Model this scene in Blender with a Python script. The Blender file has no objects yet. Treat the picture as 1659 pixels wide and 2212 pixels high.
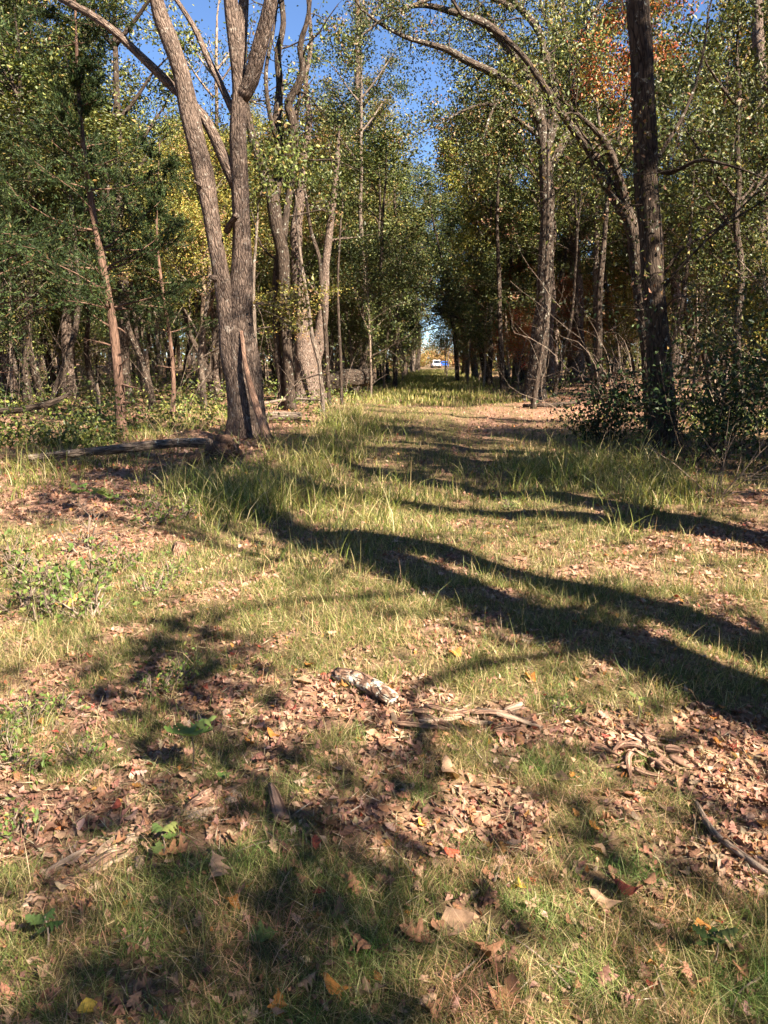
import bpy, math, random
import numpy as np
from mathutils import Vector, Matrix, Quaternion

# ------------------------------------------------------------------ camera, sky, sun, exposure
scene = bpy.context.scene
COL = scene.collection
R = math.radians
IW, IH, F = 1659.0, 2212.0, 1663.3           # picture scale used for laying things out
PITCH = math.atan((IH / 2 - 779) / F)
CAMZ = 1.6
cam = bpy.data.cameras.new('camera')
cam.sensor_fit = 'VERTICAL'; cam.sensor_height = 36.0; cam.lens = 36.0 * F / IH
cam.clip_start = 0.05; cam.clip_end = 2000
cam_o = bpy.data.objects.new('camera', cam); COL.objects.link(cam_o)
cam_o.location = (0, 0, CAMZ); cam_o.rotation_euler = (math.pi / 2 - PITCH, 0, 0)
scene.camera = cam_o

PHI, ELEV = R(44), R(41)                      # the sun stands behind the camera, to the right
sun_dir = Vector((math.sin(PHI) * math.cos(ELEV), -math.cos(PHI) * math.cos(ELEV), math.sin(ELEV)))
world = bpy.data.worlds.new('World'); scene.world = world; world.use_nodes = True
wn = world.node_tree.nodes; wl = world.node_tree.links
bg = wn['Background']; sky = wn.new('ShaderNodeTexSky'); sky.sky_type = 'NISHITA'
sky.sun_disc = False; sky.sun_elevation = ELEV; sky.sun_rotation = math.atan2(sun_dir.x, sun_dir.y)
sky.altitude = 3500; sky.air_density = 1.0; sky.dust_density = 0.0; sky.ozone_density = 5.0
bg.inputs['Strength'].default_value = 0.05
wl.new(sky.outputs[0], bg.inputs[0])
sl = bpy.data.lights.new('sun', 'SUN'); sl.energy = 5.0; sl.angle = R(0.53); sl.color = (1.0, 0.86, 0.69)
so = bpy.data.objects.new('sun', sl); COL.objects.link(so)
so.rotation_euler = (-sun_dir).to_track_quat('-Z', 'Y').to_euler()
scene.view_settings.view_transform = 'Standard'; scene.view_settings.look = 'None'
scene.view_settings.exposure = 2.45; scene.view_settings.gamma = 1.0
cy = scene.cycles
cy.max_bounces = 5; cy.diffuse_bounces = 2; cy.glossy_bounces = 2; cy.transmission_bounces = 3; cy.transparent_max_bounces = 4
cy.use_adaptive_sampling = True; cy.adaptive_threshold = 0.02
cy.use_denoising = True
cy.caustics_reflective = False; cy.caustics_refractive = False
cy.sample_clamp_indirect = 4.0

# ------------------------------------------------------------------ layout helpers
cp, sp = math.cos(PITCH), math.sin(PITCH)
def ray(u, v):
    x = (u - IW / 2) / F; y = (IH / 2 - v) / F
    return np.array([x, cp + sp * y, -sp + cp * y])
def at(u, v, Y):                              # point on the sight line at forward distance Y
    d = ray(u, v); t = Y / d[1]
    return np.array([d[0] * t, Y, CAMZ + d[2] * t])
def proj(x, y, z=0.0):
    z = z - CAMZ
    f = y * cp - z * sp; up = y * sp + z * cp
    f = np.maximum(f, 1e-3)
    return IW / 2 + F * x / f, IH / 2 - F * up / f
def xc(y): return -0.3 + 0.07 * y             # centre line of the grassy track

_r = np.random.default_rng(5)
_oct = []
for lam, amp in ((9.0, .05), (5.0, .035), (2.3, .018), (1.1, .009), (.55, .005)):
    for k in range(4):
        a = _r.uniform(0, 2 * np.pi); _oct.append((2 * np.pi / lam * np.cos(a), 2 * np.pi / lam * np.sin(a), _r.uniform(0, 6.28), amp / 2))
def hfun(x, y):
    x = np.asarray(x, float); y = np.asarray(y, float)
    h = np.zeros_like(x + y)
    for kx, ky, p, a in _oct: h = h + a * np.sin(kx * x + ky * y + p)
    off = x - xc(y)
    h = h + 0.05 * (1 - np.exp(-(off / 3.0) ** 2)) * 1.0
    h = h - 0.04 * (np.exp(-((off - 1.0) / .35) ** 2) + np.exp(-((off + 1.0) / .35) ** 2))
    h = h + 0.9 * np.exp(-((x - 13.0) / 6.0) ** 2 - ((y - 41.0) / 5.0) ** 2)
    h = h + 0.22 * np.exp(-((x + 3.6) / .6) ** 2 - ((y - 14.6) / .5) ** 2)
    h = h + np.clip((np.abs(off) - 9) / 40.0, 0, 1.2)
    return h
def fbm(x, y, s, seed=0):
    r = np.random.default_rng(seed); o = np.zeros_like(np.asarray(x, float)); 
    for i in range(3):
        for k in range(4):
            a = r.uniform(0, 6.28); w = 2 * np.pi / s * (1.9 ** i)
            o += .5 ** i * np.sin(w * np.cos(a) * x + w * np.sin(a) * y + r.uniform(0, 6.28)) / 2
    return o
def G(u, v):                                  # ground point under a picture point
    d = ray(u, v); z = 0.0
    for _ in range(6):
        t = (CAMZ - z) / -d[2]; x, y = d[0] * t, d[1] * t
        z = float(hfun(x, y))
    return np.array([x, y, z])

# where leaf litter wins over grass: (u, v, radius u, radius v, weight)
LIT = [(180, 1800, 430, 150, 1.3), (640, 1560, 330, 75, 1.2), (480, 1660, 260, 60, .9), (1200, 1560, 330, 55, .75), (1480, 1660, 300, 120, 1.0),
       (1600, 1800, 190, 150, 1.1), (200, 1090, 260, 70, 1.2), (250, 1180, 200, 50, .5), (1070, 920, 110, 35, 1.2), (930, 870, 90, 16, .8),
       (1620, 1170, 180, 80, 1.1), (1320, 880, 230, 40, 1.2), (1240, 1250, 130, 40, .7), (600, 905, 110, 40, 1.2), (500, 970, 120, 50, 1.2),
       (1450, 1390, 260, 45, .6), (100, 1500, 260, 130, .6), (60, 1340, 160, 80, .5), (1350, 2000, 220, 60, .35),
       (1250, 1590, 400, 40, .35), (780, 1680, 120, 40, .4), (1000, 845, 80, 10, .8)]
def litter(x, y):
    x = np.asarray(x, float); y = np.asarray(y, float)
    u, v = proj(x, y, 0 * x)
    l = np.zeros_like(x)
    for a, b, c, d, w in LIT: l = l + w * np.exp(-((u - a) / c) ** 2 * 1.3 - ((v - b) / d) ** 2 * 1.3)
    off = x - xc(y)
    wood = 1 / (1 + np.exp(-(np.abs(off) - 3.6) * 2))
    l = .85 * l + wood * .55 * (y > 8) + .12 * (y < 9) - .3 * (v > 1820) * (u > 480) * np.clip((v - 1820) / 150, 0, 1) + .34 * fbm(x, y, 1.6, 3) + .3 * fbm(x, y, .45, 4)
    return np.clip(l, 0, 1.2)

# ------------------------------------------------------------------ mesh building
class MB:
    def __init__(s): s.v = []; s.q = []; s.t = []; s.c = []; s.b = []; s.n = 0
    def add(s, v, quads=None, tris=None, col=(1, 1, 1), bc=None):
        v = np.asarray(v, np.float32).reshape(-1, 3); k = len(v)
        if quads is not None and len(quads): s.q.append(np.asarray(quads, np.int32).reshape(-1, 4) + s.n)
        if tris is not None and len(tris): s.t.append(np.asarray(tris, np.int32).reshape(-1, 3) + s.n)
        s.v.append(v); c = np.asarray(col, np.float32)
        if c.ndim == 1: c = np.tile(c, (k, 1))
        s.c.append(c); s.b.append(np.zeros((k, 3), np.float32) if bc is None else np.asarray(bc, np.float32)); s.n += k
    def mesh(s, name, mat, smooth=True):
        me = bpy.data.meshes.new(name)
        v = np.concatenate(s.v); q = np.concatenate(s.q) if s.q else np.zeros((0, 4), np.int32); t = np.concatenate(s.t) if s.t else np.zeros((0, 3), np.int32)
        me.vertices.add(len(v)); me.vertices.foreach_set('co', v.ravel())
        me.loops.add(q.size + t.size); me.loops.foreach_set('vertex_index', np.concatenate([q.ravel(), t.ravel()]))
        me.polygons.add(len(q) + len(t))
        st = np.concatenate([np.arange(len(q)) * 4, q.size + np.arange(len(t)) * 3]).astype(np.int32)
        me.polygons.foreach_set('loop_start', st)
        if smooth: me.polygons.foreach_set('use_smooth', np.ones(len(st), bool))
        c = np.concatenate(s.c); a = me.attributes.new('Col', 'FLOAT_COLOR', 'POINT')
        a.data.foreach_set('color', np.concatenate([c, np.ones((len(c), 1), np.float32)], 1).ravel())
        b = np.concatenate(s.b)
        if np.any(b): a = me.attributes.new('bc', 'FLOAT_VECTOR', 'POINT'); a.data.foreach_set('vector', b.ravel())
        me.update(calc_edges=True); me.materials.append(mat)
        return me
    def build(s, name, mat, parent=None, smooth=True, kind=None):
        o = bpy.data.objects.new(name, s.mesh(name, mat, smooth)); COL.objects.link(o)
        if parent is not None: o.parent = parent
        if kind: o['kind'] = kind
        return o
def tag(o, label, cat, group=None):
    o['label'] = label; o['category'] = cat
    if group: o['group'] = group
    return o
def empty(name, loc, label, cat, group=None, rz=0.0, sc=1.0):
    o = bpy.data.objects.new(name, None); COL.objects.link(o); o.empty_display_size = .2
    o.location = [float(a) for a in loc]; o.rotation_euler = (0, 0, rz); o.scale = (sc, sc, sc)
    return tag(o, label, cat, group)
def dup(root, loc, rz, sc, label=None, group=None):
    r = root.copy(); COL.objects.link(r); r.location = [float(a) for a in loc]; r.rotation_euler = (0, 0, rz)
    r.scale = sc if hasattr(sc, '__len__') else (sc, sc, sc)
    if label: r['label'] = label
    if group: r['group'] = group
    for ch in root.children:
        c = ch.copy(); COL.objects.link(c); c.parent = r
        for g in ch.children:
            d = g.copy(); COL.objects.link(d); d.parent = c
    return r

def catmull(P, n):
    P = np.asarray(P, float); k = len(P)
    if k < 3: 
        t = np.linspace(0, 1, n)[:, None]; return P[0] * (1 - t) + P[-1] * t
    Q = np.vstack([2 * P[0] - P[1], P, 2 * P[-1] - P[-2]])
    out = []
    for t in np.linspace(0, k - 1 - 1e-6, n):
        i = int(t); f = t - i; a, b, c, d = Q[i:i + 4]
        out.append(.5 * ((2 * b) + (c - a) * f + (2 * a - 5 * b + 4 * c - d) * f * f + (3 * b - a - 3 * c + d) * f ** 3))
    return np.array(out)
def tube(mb, P, rad, sides=8, col=(1, 1, 1), ridge=0.0, seed=0, cap=True, flare=None):
    P = np.asarray(P, float); n = len(P); rad = np.broadcast_to(np.asarray(rad, float), (n,))
    T = np.gradient(P, axis=0); T /= np.linalg.norm(T, axis=1)[:, None] + 1e-9
    a = np.array([1, 0, 0]) if abs(T[0][0]) < .8 else np.array([0, 1, 0])
    N = np.zeros_like(P); N[0] = np.cross(T[0], a); N[0] /= np.linalg.norm(N[0])
    for i in range(1, n):
        v = N[i - 1] - T[i] * np.dot(N[i - 1], T[i]); N[i] = v / (np.linalg.norm(v) + 1e-9)
    B = np.cross(T, N); th = np.linspace(0, 2 * np.pi, sides, endpoint=False)
    S = np.concatenate([[0], np.cumsum(np.linalg.norm(np.diff(P, axis=0), axis=1))])
    rr = np.tile(rad[:, None], (1, sides))
    if ridge:
        r = np.random.default_rng(seed)
        for k in (2, 3, 5, 7, 9):
            rr *= 1 + ridge * np.sin(k * th[None] + r.uniform(0, 6.28) + S[:, None] * r.uniform(-.6, .6)) / math.sqrt(k)
        for k in range(4):
            rr *= 1 + ridge * .6 * np.sin(S[:, None] * r.uniform(1.5, 6) + th[None] * r.integers(0, 3) + r.uniform(0, 6.28))
    if flare is not None:                       # root flare: (height, strength, lobes)
        hgt, stg, lob = flare
        rr *= 1 + stg * np.exp(-S[:, None] / hgt) * (0.7 + .5 * np.sin(lob * th[None] + seed))
    ct, st = np.cos(th), np.sin(th)
    V = P[:, None] + rr[..., None] * (ct[None, :, None] * N[:, None] + st[None, :, None] * B[:, None])
    bc = np.stack([rr * ct, rr * st, np.tile(S[:, None], (1, sides))], -1)
    i = np.arange(n - 1)[:, None] * sides; j = np.arange(sides)[None]; j2 = (j + 1) % sides
    q = np.stack([i + j, i + j2, i + sides + j2, i + sides + j], -1).reshape(-1, 4)
    V = V.reshape(-1, 3); bc = bc.reshape(-1, 3); t = None
    if cap:
        V = np.vstack([V, P[0], P[-1]]); bc = np.vstack([bc, [0, 0, 0], [0, 0, S[-1]]]); k = n * sides
        jj = np.arange(sides); t = np.vstack([np.stack([np.full(sides, k), (jj + 1) % sides, jj], 1), np.stack([np.full(sides, k + 1), (n - 1) * sides + jj, (n - 1) * sides + (jj + 1) % sides], 1)])
    mb.add(V, q, t, col, bc)
def unit(v): return v / (np.linalg.norm(v, axis=-1, keepdims=True) + 1e-9)
def leaves(mb, C, size, cols, rng, up=.4, aspect=.55, droop=0.0, fold=.18, D=None):
    """many small pointed leaves, each a folded diamond"""
    n = len(C)
    d = unit(rng.normal(size=(n, 3)) + np.array([0, 0, -droop])) if D is None else unit(D + rng.normal(size=(n, 3)) * .5)
    nn = rng.normal(size=(n, 3)) * .8 + np.array([0, 0, up]); nn = unit(nn - d * np.sum(nn * d, 1, keepdims=True))
    s = np.cross(d, nn); L = (np.broadcast_to(size, (n,)) * rng.uniform(.65, 1.35, n))[:, None]
    a = C - d * L * .5; b = C + d * L * .5; w = L * aspect * .5
    l = C - d * L * .06 + s * w + nn * L * fold; r = C - d * L * .06 - s * w + nn * L * fold
    V = np.stack([a, r, b, l], 1).reshape(-1, 3)
    i = np.arange(n)[:, None] * 4
    mb.add(V, tris=np.concatenate([i + np.array([0, 1, 2]), i + np.array([0, 2, 3])], 0), col=np.repeat(cols, 4, 0))
def scatter(mb, tv, tq, pos, rot, scl, cols):
    n, k = len(pos), len(tv)
    V = np.einsum('nij,kj->nki', rot, tv) * np.broadcast_to(scl, (n,))[:, None, None] + pos[:, None]
    q = (np.asarray(tq)[None] + (np.arange(n) * k)[:, None, None]).reshape(-1, 4)
    mb.add(V.reshape(-1, 3), q, col=np.repeat(cols, k, 0))
def rots(n, rng, tilt):
    a = rng.uniform(0, 2 * np.pi, n); tx = rng.normal(0, tilt, n); ty = rng.normal(0, tilt, n)
    ca, sa = np.cos(a), np.sin(a); z = np.zeros(n); o = np.ones(n)
    Rz = np.stack([ca, -sa, z, sa, ca, z, z, z, o], 1).reshape(n, 3, 3)
    cx, sx = np.cos(tx), np.sin(tx); Rx = np.stack([o, z, z, z, cx, -sx, z, sx, cx], 1).reshape(n, 3, 3)
    cb, sb = np.cos(ty), np.sin(ty); Ry = np.stack([cb, z, sb, z, o, z, -sb, z, cb], 1).reshape(n, 3, 3)
    return Rz @ Rx @ Ry
def pick(pal, n, rng, jit=.18):
    """n colours from [(weight, rgb), ...] with some variation"""
    w = np.array([p[0] for p in pal], float); c = np.array([p[1] for p in pal])
    i = rng.choice(len(pal), n, p=w / w.sum())
    return np.clip(c[i] * rng.uniform(1 - jit, 1 + jit, (n, 1)) * rng.uniform(1 - jit * .4, 1 + jit * .4, (n, 3)), 0, 1)

# ------------------------------------------------------------------ materials
def nodes_of(name):
    m = bpy.data.materials.new(name); m.use_nodes = True; nt = m.node_tree
    for n in list(nt.nodes): nt.nodes.remove(n)
    return m, nt, nt.nodes.new, nt.links.new
def leaf_mat(name, trans=.35, rough=.5, spec=.25, rnd=.25, blot=0.0):
    m, nt, N, L = nodes_of(name)
    out = N('ShaderNodeOutputMaterial'); at_ = N('ShaderNodeAttribute'); at_.attribute_name = 'Col'
    oi = N('ShaderNodeObjectInfo'); hsv = N('ShaderNodeHueSaturation')
    mr = N('ShaderNodeMapRange'); mr.inputs[3].default_value = 1 - rnd; mr.inputs[4].default_value = 1 + rnd
    L(oi.outputs['Random'], mr.inputs[0]); L(mr.outputs[0], hsv.inputs['Value'])
    mh = N('ShaderNodeMapRange'); mh.inputs[3].default_value = .5 - rnd * .06; mh.inputs[4].default_value = .5 + rnd * .06
    mm = N('ShaderNodeMath'); mm.operation = 'FRACT'; mx = N('ShaderNodeMath'); mx.operation = 'MULTIPLY'; mx.inputs[1].default_value = 7.31
    L(oi.outputs['Random'], mx.inputs[0]); L(mx.outputs[0], mm.inputs[0]); L(mm.outputs[0], mh.inputs[0]); L(mh.outputs[0], hsv.inputs['Hue'])
    L(at_.outputs['Color'], hsv.inputs['Color'])
    if blot:
        tc = N('ShaderNodeNewGeometry'); nz = N('ShaderNodeTexNoise'); nz.inputs['Scale'].default_value = blot; nz.inputs['Detail'].default_value = 5; nz.inputs['Roughness'].default_value = .7
        L(tc.outputs['Position'], nz.inputs['Vector']); rp_ = N('ShaderNodeMapRange'); rp_.inputs[1].default_value = .3; rp_.inputs[2].default_value = .7; rp_.inputs[3].default_value = .5; rp_.inputs[4].default_value = 1.3
        L(nz.outputs['Fac'], rp_.inputs[0]); L(rp_.outputs[0], hsv.inputs['Value'])
    b = N('ShaderNodeBsdfPrincipled'); b.inputs['Roughness'].default_value = rough; b.inputs['Specular IOR Level'].default_value = spec
    t = N('ShaderNodeBsdfTranslucent'); mix = N('ShaderNodeMixShader'); mix.inputs[0].default_value = trans
    g = N('ShaderNodeMix'); g.data_type = 'RGBA'; g.blend_type = 'MULTIPLY'; g.inputs[0].default_value = 1; g.inputs[7].default_value = (1.25, 1.15, .6, 1)
    L(hsv.outputs[0], b.inputs['Base Color']); L(hsv.outputs[0], g.inputs[6]); L(g.outputs[2], t.inputs[0])
    L(b.outputs[0], mix.inputs[1]); L(t.outputs[0], mix.inputs[2]); L(mix.outputs[0], out.inputs[0])
    return m
def bark_mat(name, dark, light, lichen=None, lich_amt=.0, stretch=6.0, scale=22.0, bump=.6, rough=.9):
    m, nt, N, L = nodes_of(name)
    out = N('ShaderNodeOutputMaterial'); b = N('ShaderNodeBsdfPrincipled'); b.inputs['Roughness'].default_value = rough; b.inputs['Specular IOR Level'].default_value = .15
    a = N('ShaderNodeAttribute'); a.attribute_name = 'bc'; oi = N('ShaderNodeObjectInfo')
    ad = N('ShaderNodeVectorMath'); ad.operation = 'ADD'; sc = N('ShaderNodeVectorMath'); sc.operation = 'SCALE'; sc.inputs[0].default_value = (3, 7, 5)
    L(oi.outputs['Random'], sc.inputs['Scale']); L(a.outputs['Vector'], ad.inputs[0]); L(sc.outputs[0], ad.inputs[1])
    mp = N('ShaderNodeMapping'); mp.inputs['Scale'].default_value = (1, 1, 1 / stretch); L(ad.outputs[0], mp.inputs[0])
    n1 = N('ShaderNodeTexNoise'); n1.inputs['Scale'].default_value = scale; n1.inputs['Detail'].default_value = 5; n1.inputs['Roughness'].default_value = .65; n1.inputs['Distortion'].default_value = .8; L(mp.outputs[0], n1.inputs['Vector'])
    vo = N('ShaderNodeTexVoronoi'); vo.feature = 'DISTANCE_TO_EDGE'; vo.inputs['Scale'].default_value = scale * .9; L(mp.outputs[0], vo.inputs['Vector'])
    vr = N('ShaderNodeMapRange'); vr.inputs[2].default_value = .22; L(vo.outputs['Distance'], vr.inputs[0])
    mul = N('ShaderNodeMath'); mul.operation = 'MULTIPLY'; L(n1.outputs['Fac'], mul.inputs[0]); L(vr.outputs[0], mul.inputs[1])
    av = N('ShaderNodeMath'); av.operation = 'ADD'; L(mul.outputs[0], av.inputs[0]); L(n1.outputs['Fac'], av.inputs[1])
    cr = N('ShaderNodeValToRGB'); cr.color_ramp.elements[0].position = .42; cr.color_ramp.elements[1].position = .95
    cr.color_ramp.elements[0].color = (*dark, 1); cr.color_ramp.elements[1].color = (*light, 1); L(av.outputs[0], cr.inputs[0])
    n2 = N('ShaderNodeTexNoise'); n2.inputs['Scale'].default_value = 2.2; n2.inputs['Detail'].default_value = 3; L(ad.outputs[0], n2.inputs['Vector'])
    big = N('ShaderNodeMix'); big.data_type = 'RGBA'; big.blend_type = 'MULTIPLY'; big.inputs[0].default_value = .7
    c2 = N('ShaderNodeValToRGB'); c2.color_ramp.elements[0].position = .3; c2.color_ramp.elements[1].position = .7; c2.color_ramp.elements[0].color = (.6, .58, .56, 1); c2.color_ramp.elements[1].color = (1.15, 1.1, 1.05, 1)
    L(n2.outputs['Fac'], c2.inputs[0]); L(cr.outputs[0], big.inputs[6]); L(c2.outputs[0], big.inputs[7])
    col = big.outputs[2]
    if lichen:
        n3 = N('ShaderNodeTexNoise'); n3.inputs['Scale'].default_value = 9; n3.inputs['Detail'].default_value = 6; n3.inputs['Roughness'].default_value = .7; L(ad.outputs[0], n3.inputs['Vector'])
        c3 = N('ShaderNodeValToRGB'); c3.color_ramp.elements[0].position = .62 - lich_amt * .3; c3.color_ramp.elements[1].position = .68 - lich_amt * .3; L(n3.outputs['Fac'], c3.inputs[0])
        mx = N('ShaderNodeMix'); mx.data_type = 'RGBA'; mx.inputs[7].default_value = (*lichen, 1); L(c3.outputs[0], mx.inputs[0]); L(col, mx.inputs[6]); col = mx.outputs[2]
    bp = N('ShaderNodeBump'); bp.inputs['Strength'].default_value = bump; bp.inputs['Distance'].default_value = .03; L(av.outputs[0], bp.inputs['Height'])
    L(col, b.inputs['Base Color']); L(bp.outputs[0], b.inputs['Normal']); L(b.outputs[0], out.inputs[0])
    return m
def plain_mat(name, col, rough=.5, metal=0.0, spec=.5, noise=.15, scale=30):
    m, nt, N, L = nodes_of(name)
    out = N('ShaderNodeOutputMaterial'); b = N('ShaderNodeBsdfPrincipled'); b.inputs['Roughness'].default_value = rough; b.inputs['Metallic'].default_value = metal; b.inputs['Specular IOR Level'].default_value = spec
    tc = N('ShaderNodeTexCoord'); n = N('ShaderNodeTexNoise'); n.inputs['Scale'].default_value = scale; n.inputs['Detail'].default_value = 4; L(tc.outputs['Object'], n.inputs['Vector'])
    mr = N('ShaderNodeMapRange'); mr.inputs[3].default_value = 1 - noise; mr.inputs[4].default_value = 1 + noise; L(n.outputs['Fac'], mr.inputs[0])
    hs = N('ShaderNodeHueSaturation'); hs.inputs['Color'].default_value = (*col, 1); L(mr.outputs[0], hs.inputs['Value']); L(hs.outputs[0], b.inputs['Base Color']); L(b.outputs[0], out.inputs[0])
    return m
def ground_mat():
    m, nt, N, L = nodes_of('ground')
    out = N('ShaderNodeOutputMaterial'); b = N('ShaderNodeBsdfPrincipled'); b.inputs['Roughness'].default_value = .95; b.inputs['Specular IOR Level'].default_value = .1
    a = N('ShaderNodeAttribute'); a.attribute_name = 'Col'; tc = N('ShaderNodeTexCoord')
    sep = N('ShaderNodeSeparateColor'); L(a.outputs['Color'], sep.inputs[0])
    v = N('ShaderNodeTexVoronoi'); v.inputs['Scale'].default_value = 26; v.inputs['Randomness'].default_value = 1
    nd = N('ShaderNodeTexNoise'); nd.inputs['Scale'].default_value = 14; nd.inputs['Detail'].default_value = 3; L(tc.outputs['Object'], nd.inputs['Vector'])
    mixv = N('ShaderNodeMix'); mixv.data_type = 'RGBA'; mixv.inputs[0].default_value = .08; L(tc.outputs['Object'], mixv.inputs[6]); L(nd.outputs['Color'], mixv.inputs[7]); L(mixv.outputs[2], v.inputs['Vector'])
    r1 = N('ShaderNodeValToRGB'); e = r1.color_ramp.elements; e[0].position = 0; e[0].color = (.08, .045, .032, 1); e[1].position = 1; e[1].color = (.42, .27, .19, 1)
    for p, c in ((.3, (.18, .105, .072)), (.55, (.27, .16, .11)), (.8, (.33, .19, .13))): k = r1.color_ramp.elements.new(p); k.color = (*c, 1)
    s2 = N('ShaderNodeSeparateColor'); L(v.outputs['Color'], s2.inputs[0]); L(s2.outputs[0], r1.inputs[0])
    n2 = N('ShaderNodeTexNoise'); n2.inputs['Scale'].default_value = 60; n2.inputs['Detail'].default_value = 6; n2.inputs['Roughness'].default_value = .7; L(tc.outputs['Object'], n2.inputs['Vector'])
    r2 = N('ShaderNodeValToRGB'); e = r2.color_ramp.elements; e[0].position = .3; e[0].color = (.045, .034, .018, 1); e[1].position = .75; e[1].color = (.30, .215, .13, 1)
    k = r2.color_ramp.elements.new(.52); k.color = (.13, .10, .05, 1); L(n2.outputs['Fac'], r2.inputs[0])
    mx = N('ShaderNodeMix'); mx.data_type = 'RGBA'; L(sep.outputs[0], mx.inputs[0]); L(r2.outputs[0], mx.inputs[6]); L(r1.outputs[0], mx.inputs[7])
    bp = N('ShaderNodeBump'); bp.inputs['Strength'].default_value = .7; bp.inputs['Distance'].default_value = .03
    ah = N('ShaderNodeMath'); ah.operation = 'ADD'; L(n2.outputs['Fac'], ah.inputs[0]); L(s2.outputs[1], ah.inputs[1]); L(ah.outputs[0], bp.inputs['Height'])
    L(mx.outputs[2], b.inputs['Base Color']); L(bp.outputs[0], b.inputs['Normal']); L(b.outputs[0], out.inputs[0])
    return m
M_GROUND = ground_mat()
M_LEAF = leaf_mat('tree_leaves', .2, .45, .3, .28)
M_CEDAR = leaf_mat('cedar_foliage', .25, .6, .2, .15)
M_GRASS = leaf_mat('grass_blades', .35, .5, .25, .0)
M_DRY = leaf_mat('dry_leaves', .18, .6, .2, .0, 40.0)
M_SHRUB = leaf_mat('evergreen_leaves', .12, .5, .2, .1)
M_OAK = bark_mat('oak_bark', (.045, .032, .026), (.20, .152, .125), (.26, .225, .19), .15, 4.0, 24, 1.2)
M_DARK = bark_mat('dark_bark', (.017, .013, .011), (.085, .064, .05), (.26, .26, .22), .10, 5, 20, 1.0)
M_DARK2 = bark_mat('patched_bark', (.022, .017, .014), (.10, .076, .06), (.30, .30, .25), .2, 4, 18, 1.0)
M_GREY = bark_mat('grey_bark', (.05, .04, .033), (.20, .16, .13), (.32, .31, .26), .14, 5, 20, .8)
M_CEDARB = bark_mat('cedar_bark', (.06, .036, .027), (.22, .14, .105), None, 0, 14, 40, .7)
M_PALE = bark_mat('pale_wood', (.16, .115, .085), (.44, .34, .255), None, 0, 10, 30, .6)
M_LICHEN = bark_mat('lichen_log_bark', (.09, .055, .04), (.34, .21, .15), (.60, .60, .50), .36, 3, 40, 1.0)
M_ROT = bark_mat('rotten_wood', (.16, .09, .065), (.46, .30, .22), None, 0, 12, 45, 1.0)
M_TWIG = bark_mat('twig_bark', (.08, .062, .05), (.27, .215, .17), None, 0, 4, 40, .4)

# ------------------------------------------------------------------ ground
rg = np.random.default_rng(11)
def axis(a, b, step, g, lo, hi):
    mid = list(np.arange(a, b, step)); s = step; x = b
    up = []
    while x < hi: up.append(x); s *= g; x += s
    s = step; x = a - step; dn = []
    while x > lo: dn.append(x); s *= g; x -= s
    return np.array(dn[::-1] + [*mid] + up)
gx = axis(-3.0, 3.0, .085, 1.08, -420, 420); gy = axis(1.0, 8.0, .085, 1.06, -150, 700)
X, Y = np.meshgrid(gx, gy); nx, ny = len(gx), len(gy)
Z = hfun(X, Y)
lm = np.clip(litter(X.ravel(), Y.ravel()), 0, 1)
gm = MB()
i = np.arange(ny - 1)[:, None] * nx + np.arange(nx - 1)[None]
gm.add(np.stack([X, Y, Z], -1).reshape(-1, 3), np.stack([i, i + 1, i + nx + 1, i + nx], -1).reshape(-1, 4), col=np.stack([lm, lm, lm], 1))
gr = gm.build('ground', M_GROUND, kind='structure')

# ------------------------------------------------------------------ trees: growth
PAL_OLIVE = [(5, (.065, .085, .022)), (4, (.10, .118, .03)), (2.5, (.18, .185, .055)), (2.5, (.035, .05, .016)), (.6, (.24, .16, .055))]
PAL_GREEN = [(5, (.042, .058, .018)), (4, (.07, .088, .026)), (2, (.135, .148, .046)), (1, (.025, .036, .012)), (.4, (.2, .15, .05))]
PAL_YEL = [(4, (.17, .17, .035)), (3, (.24, .2, .05)), (3, (.12, .13, .03)), (1, (.30, .20, .05))]
PAL_RUST = [(4, (.27, .085, .03)), (3, (.30, .15, .045)), (2, (.18, .12, .035)), (1, (.33, .05, .03))]
PAL_TAN = [(4, (.34, .2, .12)), (3, (.4, .26, .16)), (2, (.26, .16, .08))]
PAL_CEDAR = [(5, (.022, .036, .014)), (4, (.034, .055, .018)), (2, (.07, .10, .03)), (.5, (.12, .08, .04))]

def perp(d, rng):
    v = rng.normal(size=3); v -= d * np.dot(v, d); return v / np.linalg.norm(v)
def grow(mb, p, d, L, r, depth, rng, tips, up=.12, wob=.16, sides=6, kids=(3, 5), spread=.8, shrink=.58):
    n = max(4, int(L / .45) + 2); P = [np.array(p, float)]; d = unit(np.array(d, float)); st = L / (n - 1); D = [d]
    for k in range(n - 1):
        d = unit(d + rng.normal(size=3) * wob + np.array([0, 0, up * .3])); P.append(P[-1] + d * st); D.append(d)
    P = np.array(P); tt = np.linspace(0, 1, n); rad = r * (1 - tt * (.55 if depth > 0 else .8))
    tube(mb, P, rad, max(3, sides), cap=False)
    if depth <= 1:
        for k in range(1, n): tips.append((P[k], D[k], depth))
    if depth > 0:
        nk = rng.integers(kids[0], kids[1] + 1)
        for k in range(nk):
            f = rng.uniform(.3, 1.0) if k else 1.0
            i = min(n - 1, int(f * (n - 1))); ang = rng.uniform(.5, 1.0) * spread
            nd = unit(D[i] * math.cos(ang) + perp(D[i], rng) * math.sin(ang) + np.array([0, 0, up]))
            grow(mb, P[i], nd, L * shrink * rng.uniform(.7, 1.2), rad[i] * .6, depth - 1, rng, tips, up, wob * 1.15, max(3, sides - 2), kids, spread, shrink)
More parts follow.
